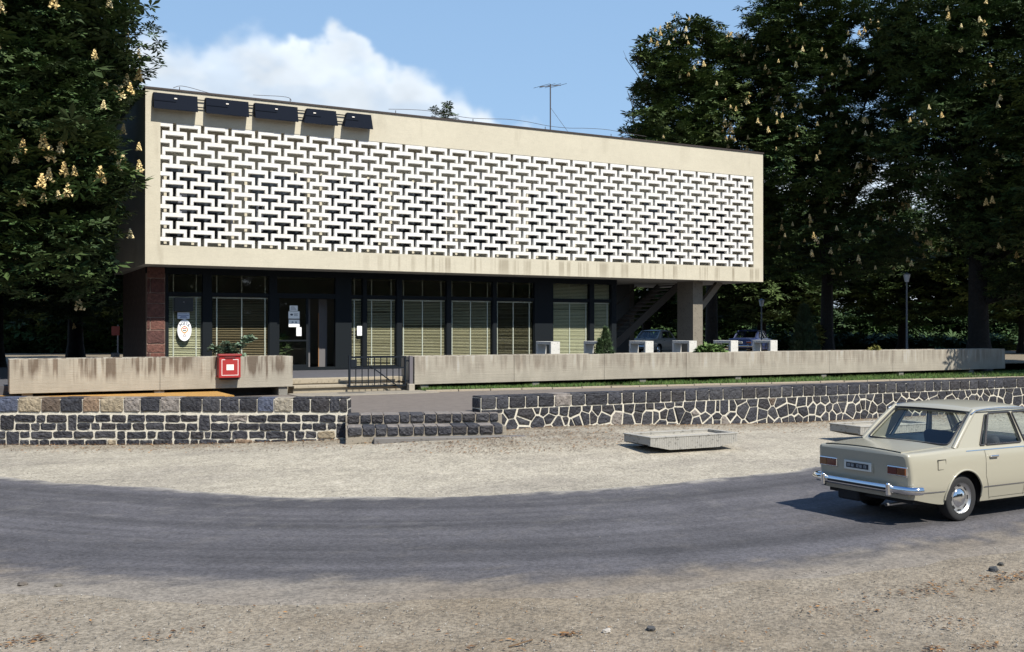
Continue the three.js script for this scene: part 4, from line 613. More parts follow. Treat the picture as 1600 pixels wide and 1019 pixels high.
  { const p = [], n = 22; const P = (i, k) => { const s = i / n, v = k / n * 2 - 1, e = Math.abs(2 * s - 1), a = mix(0.335, 1.505, s) + 0.03 * v * v * (s < 0.5 ? 1 : -1), edge = Math.sqrt(Math.max(0, 1 - Math.pow(Math.abs(v), 7))), fore = Math.sqrt(Math.max(0, 1 - Math.pow(e, 6))); return [a, 1.345 + 0.045 * edge * fore + 0.052 * (1 - v * v) * (1 - e * e * 0.75), v * 0.637]; }; for (let i = 0; i < n; i++) for (let k = 0; k < n; k++) { const A = P(i, k), B = P(i + 1, k), C = P(i + 1, k + 1), D = P(i, k + 1); p.push(...A, ...D, ...C, ...A, ...C, ...B); } const g = soup(p); g.deleteAttribute('normal'); const w = weld(g); obj('roof', w, paint, o); obj('headlining', bx(0.45, 1.42, 1.325, 1.343, -0.55, 0.55), mat(0.25, 0.24, 0.21, 0.95), o); }
  // bumpers
  for (const [e, s] of [[XB, -1], [XF, 1]]) {
    const pts = [[e - s * 0.13, 0.455, 0.822], [e - s * 0.05, 0.455, 0.80], [e + s * 0.03, 0.455, 0.66], [e + s * 0.05, 0.455, 0.3], [e + s * 0.055, 0.455, 0], [e + s * 0.05, 0.455, -0.3], [e + s * 0.03, 0.455, -0.66], [e - s * 0.05, 0.455, -0.80], [e - s * 0.13, 0.455, -0.822]];
    const g = tube(pts, 0.045, 70, 10); g.translate(0, -0.455, 0); g.scale(1, 1.15, 1); g.translate(0, 0.455, 0); const b = obj('bumper', g, chrome, o);
    for (const z of [0.52, -0.52]) { const q = e + s * 0.065; obj('overrider', rb(Math.min(q, q + s * 0.07), Math.max(q, q + s * 0.07), 0.37, 0.535, z - 0.03, z + 0.03, 0.025, 3), chrome, b); }
    obj('rubber_strip', rb(Math.min(e + s * 0.088, e + s * 0.106), Math.max(e + s * 0.088, e + s * 0.106), 0.44, 0.47, -0.46, 0.46, 0.008), rubber, b);
  }
  const redL = phys(0.09, 0.008, 0.006, 0.25, { clearcoat: 0.6 }), amber = phys(0.13, 0.036, 0.006, 0.25, { clearcoat: 0.6 });
  for (const s of [1, -1]) { const t = obj('tail_light', rb(XB - 0.022, XB + 0.01, 0.615, 0.73, s > 0 ? 0.40 : -0.70, s > 0 ? 0.70 : -0.40, 0.012), chrome, o); t.position.x = 0.028; const z0 = s > 0 ? 0.415 : -0.565, z1 = s > 0 ? 0.555 : -0.685; obj('red_lens', rb(XB - 0.034, XB - 0.015, 0.628, 0.717, Math.min(s * 0.415, s * 0.555), Math.max(s * 0.415, s * 0.555), 0.008), redL, t); obj('amber_lens', rb(XB - 0.034, XB - 0.015, 0.628, 0.717, Math.min(s * 0.56, s * 0.685), Math.max(s * 0.56, s * 0.685), 0.008), amber, t); obj('headlight', new THREE.SphereGeometry(0.09, 20, 12).scale(0.35, 1, 1).translate(XF + 0.0, 0.66, s * 0.55), steel, o); }
  obj('plate_recess', bx(XB + 0.014, XB + 0.035, 0.60, 0.735, -0.29, 0.18), paint, o);
  { const cv = document.createElement('canvas'); cv.width = 256; cv.height = 96; const c = cv.getContext('2d'); c.fillStyle = '#c9c9c2'; c.fillRect(0, 0, 256, 96); c.fillStyle = '#23262c'; c.fillRect(18, 16, 220, 64); c.fillStyle = '#7f868c'; c.fillRect(30, 30, 26, 36); c.fillRect(66, 30, 26, 36); c.fillRect(120, 30, 22, 36); c.fillRect(150, 30, 22, 36); c.fillRect(190, 30, 26, 36); c.fillStyle = '#23262c'; for (const x of [38, 74, 128, 158, 198]) c.fillRect(x, 40, 9, 7); for (const x of [40, 130, 196]) c.fillRect(x, 54, 12, 6); const t = new THREE.CanvasTexture(cv); t.colorSpace = THREE.SRGBColorSpace; const pl = obj('number_plate', rb(XB + 0.0, XB + 0.014, 0.612, 0.722, -0.27, 0.16, 0.003), mat(0.75, 0.75, 0.72, 0.6), o); const f = new THREE.PlaneGeometry(0.42, 0.10); f.rotateY(-Math.PI / 2); f.translate(XB - 0.0015, 0.667, -0.055); obj('plate_print', f, new THREE.MeshStandardMaterial({ map: t, roughness: 0.6 }), pl); }
  // wheels
  const lathe = (pts, s) => { const g = new THREE.LatheGeometry(pts.map(([r, y]) => new THREE.Vector2(r, y)), 40); g.rotateX(Math.PI / 2); if (s < 0) g.rotateY(Math.PI); return g; };
  for (const c of [0, AX]) for (const s of [1, -1]) {
    const w = part('wheel', o); w.position.set(c, 0.29, s * 0.655);
    obj('tyre', lathe([[0.19, -0.075], [0.235, -0.082], [0.27, -0.078], [0.288, -0.06], [0.292, 0], [0.288, 0.06], [0.27, 0.078], [0.235, 0.082], [0.19, 0.075]], s), rubber, w);
    obj('rim', lathe([[0.0, 0.03], [0.10, 0.03], [0.13, 0.05], [0.165, 0.035], [0.178, 0.06], [0.192, 0.072], [0.195, 0.078], [0.19, 0.06]], s), steel, w);
    const slots = []; for (let k = 0; k < 8; k++) { const g = new THREE.BoxGeometry(0.05, 0.018, 0.01); g.translate(0, 0.15, s * 0.046); g.rotateZ(k * Math.PI / 4); slots.push(uvm(g)); } obj('rim_slot', slots, dark, w);
    obj('hubcap', lathe([[0.0, 0.085], [0.05, 0.082], [0.09, 0.068], [0.115, 0.055], [0.12, 0.045]], s), chrome, w);
  }
  // seats and wheel seen through the glass
  const cloth = mat(0.022, 0.022, 0.026, 0.9);
  obj('rear_seat', [rb(0.12, 0.30, 0.50, 0.89, -0.6, 0.6, 0.06, 3), rb(0.25, 0.75, 0.45, 0.60, -0.6, 0.6, 0.06, 3)], cloth, o);
  for (const z of [0.34, -0.34]) { const g = new RoundedBoxGeometry(0.13, 0.56, 0.46, 4, 0.06); g.rotateZ(0.22); g.translate(1.0, 0.73, z); obj('front_seat', [uvm(g), rb(1.02, 1.5, 0.45, 0.60, z - 0.24, z + 0.24, 0.05, 3)], cloth, o); }
  obj('parcel_shelf', bx(-0.05, 0.16, 0.86, 0.90, -0.6, 0.6), cloth, o); obj('dashboard', rb(1.60, 1.84, 0.70, 0.93, -0.64, 0.64, 0.05, 3), cloth, o);
  { const g = new THREE.TorusGeometry(0.19, 0.012, 8, 28); g.rotateY(Math.PI / 2); g.rotateZ(-0.4); g.translate(1.48, 0.93, -0.34); obj('steering_wheel', g, trim, o); }
  return o;
}
function weld(g) { // shared corners get one smooth normal
  const p = g.attributes.position, m = new Map(), idx = [], pos = []; for (let i = 0; i < p.count; i++) { const k = [p.getX(i), p.getY(i), p.getZ(i)].map((v) => Math.round(v * 1e4)).join(); if (!m.has(k)) { m.set(k, pos.length / 3); pos.push(p.getX(i), p.getY(i), p.getZ(i)); } idx.push(m.get(k)); }
  const o = new THREE.BufferGeometry(); o.setAttribute('position', new THREE.Float32BufferAttribute(pos, 3)); o.setAttribute('uv', new THREE.Float32BufferAttribute(new Float32Array(pos.length / 3 * 2), 2)); o.setIndex(idx); o.computeVertexNormals(); return o;
}
const carPaint = phys(0.345, 0.325, 0.255, 0.42, { clearcoat: 0.7, clearcoatRoughness: 0.12 });
buildCar(carPaint, thing('saloon_car', 'beige four-door saloon car driving on the asphalt road', 'car', [6.07, 0.012, 23.23], 0.02));
const bluePaint = phys(0.02, 0.035, 0.11, 0.4, { clearcoat: 0.6, clearcoatRoughness: 0.15 });
const [c1x, c1z] = at(1165, 62), [c2x, c2z] = at(1222, 66);
buildCar(bluePaint, thing('parked_car', 'blue car parked under the trees behind the pillar', 'car', [c1x, 1.0, c1z], 0.5, 'cars parked behind the post office'));
buildCar(phys(0.30, 0.28, 0.25, 0.4, { clearcoat: 0.6, clearcoatRoughness: 0.15 }), thing('parked_car', 'grey car parked beyond the outside stair', 'car', at(1012, 60).toSpliced(1, 0, 1.0), 0.4, 'cars parked behind the post office'));
// ---------------------------------------------------------------- trees
const barkMat = mat(0.019, 0.016, 0.013, 0.95, { map: rockTex, bumpMap: rockBump, bumpScale: 0.03 });
// one hanging five-fingered chestnut leaf cluster: three palmate leaves round a twig tip
function clumpGeo(seed, leaves, size, fingers) {
  const r = rng(seed), pos = [];
  for (let l = 0; l < leaves; l++) {
    const yaw = l / leaves * 6.283 + r() * 0.8, pitch = -0.15 - r() * 0.7, M = new THREE.Matrix4().makeRotationFromEuler(new THREE.Euler(pitch, yaw, (r() - 0.5) * 0.5, 'YXZ')), off = new THREE.Vector3(0, 0, size * 0.35).applyMatrix4(M);
    for (let f = 0; f < fingers; f++) {
      const a = (f / (fingers - 1) - 0.5) * 3.6, L = size * (1 - 0.14 * Math.abs(a)) * (0.85 + r() * 0.3), w = L * 0.17, dr = -L * (0.22 + r() * 0.2);
      const T = (x, y, z) => new THREE.Vector3(x * Math.cos(a) + z * Math.sin(a), y, z * Math.cos(a) - x * Math.sin(a)).applyMatrix4(M).add(off).toArray();
      const A = T(0, 0, 0), B = T(w, dr * 0.35 - 0.01, L * 0.62), C = T(0, dr, L), D = T(-w, dr * 0.35 - 0.01, L * 0.62); pos.push(...A, ...B, ...C, ...A, ...C, ...D);
    }
  }
  return soup(pos);
}
const clumps = [clumpGeo(1, 4, 0.30, 5), clumpGeo(2, 4, 0.32, 5)];
const leafMats = [mat(0.034, 0.072, 0.014, 0.78), mat(0.029, 0.064, 0.013, 0.78), mat(0.042, 0.080, 0.015, 0.75)];
// a flower candle: creamy florets heaped in a cone
const candleGeo = (() => { const r = rng(9), list = []; for (let k = 0; k < 24; k++) { const h = k / 23, R = 0.082 * (1 - h * 0.85), a = k * 2.4; const g = new THREE.TetrahedronGeometry(0.042 * (1.1 - h * 0.45)); g.rotateX(r() * 6); g.rotateY(r() * 6); g.translate(Math.cos(a) * R, h * 0.27, Math.sin(a) * R); list.push(uvm(g)); } return join(list); })();
const candleMats = [mat(0.78, 0.61, 0.30, 0.9), mat(0.72, 0.53, 0.23, 0.9), mat(0.82, 0.68, 0.38, 0.9)];
function spread(r, lobes) { // a random point in the outer part of one of the crown's lobes
  let t = r() * lobes.reduce((s, l) => s + l[3] * l[4], 0), L = lobes[0]; for (const l of lobes) { t -= l[3] * l[4]; if (t <= 0) { L = l; break; } }
  const u = r() * 2 - 1, a = r() * 6.2832, q = Math.sqrt(1 - u * u), k = (0.40 + 0.60 * Math.pow(r(), 0.5)) * (0.62 + 0.76 * fbm(u * 3.1 + L[0] * 3.7 + 40, a * 1.6 + L[1] * 2.3, 171, 3)); return [L[0] + L[3] * k * q * Math.cos(a), L[1] + L[4] * k * u, L[2] + L[3] * k * q * Math.sin(a), q * Math.cos(a), u, q * Math.sin(a), k];
}
let treeNo = 0;
function chestnut(label, [x, z], base, height, lobes, n, blooms, o = {}) {
  const seed = 1000 + 37 * treeNo++, r = rng(seed), t = thing(o.name ?? 'chestnut_tree', label, 'tree', [x, base, z], 0, o.group), top = height * 0.72;
  const lean = [(r() - 0.5) * 0.6, (r() - 0.5) * 0.6], R = o.trunk ?? 0.34;
  const trunk = new THREE.CatmullRomCurve3([0, 0.3, 0.6, 1].map((f) => new THREE.Vector3(lean[0] * f * f * 2 + (r() - 0.5) * 0.2 * f, f * top, lean[1] * f * f * 2 + (r() - 0.5) * 0.2 * f)));
  const taper = (c, r0, r1, seg, rad) => { const g = new THREE.TubeGeometry(c, seg, 1, rad), p = g.attributes.position, P = c.getPointAt ? [] : []; for (let i = 0; i <= seg; i++) { const q = c.getPointAt(i / seg), k = mix(r0, r1, i / seg) * (i === 0 && r0 > 0.2 ? 1.35 : 1); for (let j = 0; j <= rad; j++) { const v = i * (rad + 1) + j; p.setXYZ(v, q.x + (p.getX(v) - q.x) * k, q.y + (p.getY(v) - q.y) * k, q.z + (p.getZ(v) - q.z) * k); } } g.computeVertexNormals(); return uvm(g); };
  obj('trunk', taper(trunk, R, R * 0.25, 12, 10), barkMat, t);
  for (const l of lobes) for (let k = 0; k < (o.limbs ?? 2); k++) { const f = clamp((l[1] - l[4] * 0.5) / top * 0.8, 0.2, 0.85), s = trunk.getPointAt(f), e = new THREE.Vector3(l[0] + (r() - 0.5) * l[3], l[1] + (r() - 0.2) * l[4] * 0.7, l[2] + (r() - 0.5) * l[3]), m = s.clone().lerp(e, 0.5).add(new THREE.Vector3(0, -0.25, 0)); obj('limb', taper(new THREE.CatmullRomCurve3([s, m, e]), R * 0.34, 0.03, 8, 6), barkMat, t); }
  const place = []; let guard = 0; while (place.length < n && guard++ < n * 6) { const p = spread(r, lobes); if (fbm(p[0] * 0.8 + seed, p[1] * 0.9 + p[2] * 0.6, seed, 3) < (o.gap ?? 0.43) || (o.fine && vnoise(p[0] * 1.7 + p[2] * 0.6, p[1] * 1.9 - p[2] * 0.7, seed + 3) < o.fine)) continue; if (base + p[1] < (o.floor ?? 0)) continue; place.push(p); }
  const im = new THREE.InstancedMesh(clumps[treeNo % 2], leafMats[treeNo % 3], place.length), q = new THREE.Object3D(), c = new THREE.Color();
  place.forEach((p, i) => { q.position.set(p[0], p[1], p[2]); q.rotation.set((r() - 0.5) * 0.7, r() * 6.28, (r() - 0.5) * 0.7); q.scale.setScalar((0.5 + r() * r() * 1.25) * 1.12 * (o.size ?? 1)); q.updateMatrix(); im.setMatrixAt(i, q.matrix); const k = 0.65 + r() * 0.7, y = r() * 0.35; im.setColorAt(i, c.setRGB(k * (1 + y), k, k * (1 - y * 0.4))); });
  im.name = 'crown'; im.userData.kind = 'stuff'; im.castShadow = im.receiveShadow = true; t.add(im);
  // flower candles stand up at the ends of outer twigs, on the side that faces the light
  let made = 0, tries = 0; while (made < blooms && tries++ < blooms * 160) { const p = spread(r, lobes); if (p[6] < 0.78 || p[5] < -0.35 + (p[3] < 0 ? 0.2 : 0)) continue; if (lobes.some((l) => ((p[0] - l[0]) / l[3]) ** 2 + ((p[1] - l[1]) / l[4]) ** 2 + ((p[2] - l[2]) / l[3]) ** 2 < 0.62)) continue; if (fbm(p[0] * 0.55 + seed, p[1] * 0.6 + p[2] * 0.45, seed, 3) < (o.gap ?? 0.43)) continue; if (base + p[1] < (o.floor ?? 0)) continue; if (vnoise(p[0] * 0.75 + seed, p[1] * 0.75 + p[2] * 0.3, seed + 7) < 0.52 - 0.2 * r()) continue; const b = obj('flower_candle', candleGeo, candleMats[made % 3], t); b.position.set(p[0] + p[3] * 0.22, p[1] + 0.08, p[2] + p[5] * 0.22); b.rotation.set((r() - 0.5) * 0.3, r() * 6, (r() - 0.5) * 0.3); b.scale.setScalar((0.6 + r() * 0.65) * (o.bloom ?? 1)); made++; }
  return t;
}
// crowns: lobes [x, y, z, radius, half height] round each trunk
{
  const g = 'chestnut trees round the post office';
  chestnut('big dark flowering chestnut tree beside the short concrete trough', at(-70, 29.0), 1.0, 15, [[0, 9.6, 0.6, 4.1, 3.6], [2.2, 9.6, 0.8, 2.9, 2.6], [-2.6, 7.2, 1.4, 3.2, 2.8], [1.4, 7.0, 1.2, 3.0, 2.4], [0.2, 12.8, 0, 3.6, 2.6], [-1.6, 4.6, 2.0, 2.5, 1.8], [1.9, 5.6, -0.4, 2.2, 1.7], [2.0, 13.0, 0.4, 2.1, 2.0], [2.55, 6.3, 1.95, 1.85, 3.0], [2.3, 4.0, 1.9, 1.9, 2.0]], 11000, 210, { bloom: 1.25, fine: 0.26, size: 0.88, gap: 0.38, floor: 2.6, trunk: 0.42, group: g });
  chestnut('added dark chestnut tree keeping sky light off the side wall', [-5.6, -4.6], 1.0, 15, [[0, 9.5, 0, 3.8, 4.2], [0.6, 5.6, 0.6, 3.4, 3.0], [-1.6, 4.4, 1.0, 3.2, 2.4]], 5200, 40, { gap: 0.36, floor: 1.9, group: g });  // added tree: its crown blocks sky light from the side wall
  chestnut('dark chestnut tree behind the one beside the short trough', at(118, 43), 1.0, 14, [[0, 9, 0, 4.2, 4.2], [2.0, 6.2, 0, 3.0, 3.0], [-2, 5.4, 1, 3.2, 3.2], [0.3, 3.6, 0.5, 3.0, 2.0]], 5600, 25, { gap: 0.36, floor: 1.9, group: g });
  chestnut('shaded chestnut tree at the far end beyond the short trough', at(-10, 38), 1.0, 14, [[0, 8, 0, 4.4, 4.6], [1.6, 4.6, 0.6, 3.4, 2.8], [-2, 5, 0, 3, 3]], 5200, 30, { gap: 0.36, floor: 1.8, group: g });
  chestnut('rounded flowering chestnut rising over the far end of the roof', at(1112, 52), 1.0, 18, [[0.2, 12.2, 0, 4.0, 3.6], [-2.6, 10.2, 0.8, 2.6, 2.3], [-1.6, 14.6, 0, 2.4, 2.4], [1.9, 14.6, 0.4, 2.6, 2.2], [2.2, 9.6, 0.6, 3.3, 2.6], [0, 6.6, 0.4, 3.6, 2.2]], 11000, 330, { bloom: 0.8, gap: 0.43, fine: 0.36, size: 0.80, floor: 3.2, group: g });
  chestnut('tall flowering chestnut between the roof end and the lamp post', at(1292, 50), 1.0, 19, [[0, 12.8, 0, 3.9, 3.8], [-1.2, 16.4, 0, 2.9, 2.3], [-1.8, 9.4, 0.8, 3.0, 2.4], [1.9, 9.4, 0.8, 3.3, 2.8], [1.4, 15.6, 0, 3.1, 3.0], [0.4, 5.4, 0.8, 3.9, 1.9]], 11000, 290, { bloom: 0.8, fine: 0.36, size: 0.82, gap: 0.42, floor: 2.9, group: g });
  chestnut('huge flowering chestnut with branches hanging low over the long trough', at(1530, 46), 1.0, 18, [[0, 12.8, 0, 4.6, 4.2], [-2.2, 9.4, 0.8, 3.4, 2.8], [2.2, 9.4, 0.8, 3.6, 3.0], [0.4, 6.4, 1.8, 3.9, 2.2], [1.4, 4.0, 2.2, 2.6, 1.5], [-2.4, 14.6, 0.4, 3.2, 3.0], [-0.6, 6.2, 2.8, 2.6, 2.2]], 12500, 300, { bloom: 0.85, fine: 0.34, size: 0.82, gap: 0.40, floor: 2.4, trunk: 0.5, group: g });
  chestnut('chestnut tree standing outside the end of the long trough', at(1735, 41), 1.0, 16, [[0, 10, 0, 4.4, 4.4], [-1.6, 6, 1.0, 3.6, 2.6], [-2.4, 9.4, 2.2, 2.8, 2.6]], 5200, 60, { gap: 0.36, floor: 2.4, group: g });
  for (const [px, d, lab] of [[1190, 66, 'shaded tree behind the roof end among the flowering chestnuts'], [1410, 66, 'shaded tree in the row behind the lamp post'], [1600, 62, 'shaded tree in the row behind the huge chestnut']]) chestnut(lab, at(px, d), 1.0, 11, [[0, 7.4, 0, 5.0, 3.0], [3.0, 5.4, 0, 3.8, 2.8], [-3.0, 5.4, 0, 3.8, 2.8], [0, 3.6, 0.8, 4.4, 1.9]], 5600, 0, { gap: 0.40, floor: 2.7, size: 1.25, group: g });
  chestnut('dark tree seen under the building beyond the pillar', at(1010, 70), 1.0, 10, [[0, 5.0, 0, 4.2, 3.2], [3.4, 4.4, 0, 3.4, 2.6], [-3.4, 4.4, 0, 3.4, 2.6]], 3600, 0, { gap: 0.38, floor: 2.2, size: 1.2, group: g });
  chestnut('dark tree filling the gap beside the building corner', at(205, 60), 1.0, 11, [[0, 5.4, 0, 4.0, 3.6], [-3.4, 5.0, 0, 3.6, 3.2]], 3200, 0, { gap: 0.37, floor: 1.8, size: 1.2, group: g });
  const [tx, tz] = at(690, 64); chestnut('tip of a tree showing just above the roof edge', [tx, tz], 1.0, 15.6, [[-0.42, 13.9, 0, 0.42, 1.35], [0.42, 14.1, 0, 0.46, 1.5], [0.0, 11.2, 0, 1.7, 2.2]], 900, 0, { gap: 0.2, size: 0.75, trunk: 0.2, limbs: 1 });
}
// bare twigs that rise out of the crowns against the sky
{
  const r = rng(91), twigM = mat(0.035, 0.03, 0.026, 0.95);
  const bare = (px, py, d, n, label) => { const [x, z] = at(px, d), y = CAM[1] + (HYP - py) / F * d, t = thing('bare_branch', label, 'branch', [x, y, z], 0, 'bare twigs above the crowns'); for (let k = 0; k < n; k++) { const L = 0.7 + r() * 1.2, a = (r() - 0.65) * 1.5, e = [Math.sin(a) * L, Math.cos(a) * L * 0.9, (r() - 0.5) * 0.5], m = [e[0] * 0.45 + (r() - 0.5) * 0.2, e[1] * 0.5, e[2] * 0.5], list = [tube([[0, 0, 0], m, e], 0.016, 6, 5)]; for (let q = 0; q < 3; q++) { const f = 0.4 + r() * 0.5, s = [mix(0, e[0], f), mix(0, e[1], f), mix(0, e[2], f)]; list.push(rod(s, [s[0] + (r() - 0.5) * 0.7, s[1] + 0.2 + r() * 0.4, s[2] + (r() - 0.5) * 0.4], 0.008, 4)); } obj('twig', list, twigM, t); } };
  bare(1128, 95, 51, 5, 'bare twigs between the two rounded crowns'); bare(1215, 50, 50, 6, 'bare twigs at the top of the tall chestnut'); bare(1010, 135, 51, 4, 'bare twigs sticking out of the crown over the roof end'); bare(990, 195, 50.5, 3, 'bare twigs low beside the roof end');
}
// dark hedge and thicket that close the view under the trees
{
  const r = rng(97), pts = []; const band = (p0, p1, d0, d1, h, n) => { for (let i = 0; i < n; i++) { const [x, z] = at(mix(p0, p1, r()), mix(d0, d1, r())); const hh = h * (0.55 + 0.75 * fbm(x * 0.3, z * 0.3, 141, 3)); pts.push([x, 1.0 + r() * hh, z]); } };
  band(-120, 215, 62, 72, 3.6, 3600); band(960, 1290, 80, 92, 4.0, 2600); band(1200, 1760, 76, 88, 3.4, 4600); band(1200, 1760, 70, 76, 0.9, 1600);
  // the same thicket and trees go on across the street, behind the viewer: the dark glass of the ground floor mirrors them
  for (let i = 0; i < 9000; i++) { const x = -75 + r() * 170, z = 74 + r() * 9, hh = 7 + 8 * fbm(x * 0.16, 3, 151, 3); pts.push([x, 0.3 + r() * hh, z, 2.2]); }
  for (let i = 0; i < 6000; i++) { const z = -25 + r() * 100, x = -46 - r() * 8, hh = 7 + 8 * fbm(z * 0.16, 5, 152, 3); pts.push([x, 0.3 + r() * hh, z, 2.2]); }  // unseen row at the left, added to block low sky behind the car
  const im = new THREE.InstancedMesh(clumps[0], leafMats[1], pts.length), q = new THREE.Object3D(), c = new THREE.Color();
  pts.forEach((p, i) => { q.position.set(p[0], p[1], p[2]); q.rotation.set((r() - 0.5), r() * 6.28, (r() - 0.5)); q.scale.setScalar((1.5 + r() * 0.9) * (p[3] ?? 1)); q.updateMatrix(); im.setMatrixAt(i, q.matrix); const k = 0.6 + r() * 0.8; im.setColorAt(i, c.setRGB(k, k, k)); });
  im.name = 'distant_thicket'; im.userData = { kind: 'stuff', label: 'dark leafy thicket closing the view under the trees, with added rows out of view', category: 'thicket' }; scene.add(im);
}
// ---------------------------------------------------------------- plants in the troughs and on the terrace
const smallLeaf = (() => { const r = rng(5), pos = []; for (let k = 0; k < 6; k++) { const a = k * 1.05 + r(), T = (x, y, z) => [x * Math.cos(a) + z * Math.sin(a), y, z * Math.cos(a) - x * Math.sin(a)]; const L = 0.07 + r() * 0.03, d = (r() - 0.4) * 0.05; pos.push(...T(0, 0, 0), ...T(0.022, d * 0.5, L * 0.5), ...T(0, d, L), ...T(0, 0, 0), ...T(0, d, L), ...T(-0.022, d * 0.5, L * 0.5)); } return soup(pos); })();
const needle = (() => { const r = rng(6), pos = []; for (let k = 0; k < 9; k++) { const a = k * 0.7 + r(), T = (x, y, z) => [x * Math.cos(a) + z * Math.sin(a), y, z * Math.cos(a) - x * Math.sin(a)]; const L = 0.10 + r() * 0.04; pos.push(...T(-0.010, 0, 0), ...T(0.010, 0, 0), ...T(0, L * 0.8, L * 0.6)); } return soup(pos); })();
function shrub(name, label, category, [x, y, z], fn, n, leaf, m, stems, scale = 1) {
  const r = rng(Math.round(x * 100 + n)), t = thing(name, label, category, [x, y, z]), im = new THREE.InstancedMesh(leaf, m, n), q = new THREE.Object3D(), c = new THREE.Color();
  for (let i = 0; i < n; i++) { q.position.set(...fn(r)); q.rotation.set((r() - 0.5) * 1.4, r() * 6.28, (r() - 0.5) * 1.4); q.scale.setScalar((0.8 + r() * 0.6) * scale); q.updateMatrix(); im.setMatrixAt(i, q.matrix); const k = 0.6 + r() * 0.8; im.setColorAt(i, c.setRGB(k * (1 + r() * 0.2), k, k)); }
  im.name = 'foliage'; im.userData.kind = 'stuff'; im.castShadow = im.receiveShadow = true; t.add(im); for (const s of stems) obj('stem', tube(s, 0.012, 10, 5), mat(0.06, 0.05, 0.03, 0.9), t); return t;
}
{
  const green = mat(0.045, 0.085, 0.03, 0.7), bluish = mat(0.115, 0.185, 0.12, 0.65), bright = mat(0.075, 0.14, 0.035, 0.7);
  const ball = (rx, ry, rz, cy) => (r) => { const u = r() * 2 - 1, a = r() * 6.283, q = Math.sqrt(1 - u * u), k = 0.6 + 0.4 * Math.sqrt(r()); return [rx * k * q * Math.cos(a), cy + ry * k * u, rz * k * q * Math.sin(a)]; };
  // rose sprays leaning over the letter box
  const S = onZ(355, 553, 4.95), P = (px, py) => { const p = onZ(px, py, 4.95); return [p[0] - S[0], p[1] - S[1], 0]; };
  const arms = [[P(352, 556), P(350, 546), P(337, 548), P(327, 543)], [P(355, 556), P(357, 545), P(352, 540), P(350, 538)], [P(357, 556), P(362, 547), P(372, 540), P(381, 531), P(389, 527)], [P(356, 556), P(366, 550), P(376, 556), P(378, 560)]].map((a) => a.map((p, i) => [p[0], p[1], i * 0.09]));
  shrub('rose_bush', 'sprawling grey-green rose sprays growing above the red letter box', 'plant', S, (r) => { const a = arms[Math.floor(r() * 3.6)], f = Math.pow(r(), 0.8) * (a.length - 1), i = Math.min(a.length - 2, Math.floor(f)), g = f - i; return [0, 1, 2].map((k) => mix(a[i][k], a[i + 1][k], g) + (r() - 0.5) * (k === 1 ? 0.13 : 0.16)); }, 210, smallLeaf, bluish, arms, 1.0);
  const C = onZ(945, 552, 4.85); shrub('conifer_shrub', 'small pointed conifer in the long trough between white frames', 'shrub', [C[0], 1.5, C[2]], (r) => { const two = r() < 0.35, h = Math.pow(r(), 1.2) * (two ? 0.55 : 0.93), R = (two ? 0.17 : 0.30) * (1 - h / (two ? 0.62 : 1.02)) * (0.6 + 0.4 * r()), a = r() * 6.28; return [Math.cos(a) * R + (two ? -0.2 : 0.03), h, Math.sin(a) * R]; }, 900, needle, green, [[[0, -0.1, 0], [0, 0.4, 0]]]);
  const B = onZ(1110, 552, 4.85); shrub('round_shrub', 'rounded leafy green bush in the long trough by the pillar', 'shrub', [B[0], 1.5, B[2]], ball(0.58, 0.36, 0.36, 0.06), 620, smallLeaf, bright, [[[0, -0.1, 0], [0.1, 0.2, 0]]], 1.5);
  const E2 = onZ(1366, 545, 4.85); shrub('herb_tuft', 'small yellowish green tuft on the long trough', 'plant', [E2[0], 1.52, E2[2]], ball(0.2, 0.2, 0.2, 0.12), 60, smallLeaf, mat(0.14, 0.15, 0.03, 0.8), [[[0, -0.1, 0], [0, 0.15, 0]]], 1.2);
  const G = at(1257, 48); shrub('conifer_shrub', 'tall dark conifer standing in the shade past the roof end', 'shrub', [G[0], 1.0, G[1]], (r) => { const h = Math.pow(r(), 1.1) * 2.4, R = 0.8 * (1 - h / 2.5) * (0.55 + 0.45 * r()), a = r() * 6.28; return [Math.cos(a) * R, h, Math.sin(a) * R]; }, 1500, needle, mat(0.03, 0.055, 0.02, 0.8), [[[0, 0, 0], [0, 1.5, 0]]], 2.2);
  const Y = at(1278, 50); shrub('flowering_shrub', 'small shrub with yellow leaves beside the dark conifer', 'shrub', [Y[0], 1.0, Y[1]], ball(0.35, 0.7, 0.35, 1.0), 200, smallLeaf, mat(0.16, 0.16, 0.03, 0.8), [[[0, 0, 0], [0, 0.8, 0]]], 1.8);
  // potted plant inside the door
  const D = onZ(437, 560, GZ - 0.5); shrub('house_plant', 'leafy house plant behind the entrance glass', 'plant', [D[0], 1.06, D[2]], ball(0.35, 0.5, 0.25, 0.75), 70, smallLeaf, green, [[[0, 0, 0], [0.05, 0.8, 0]]], 2.0);
}
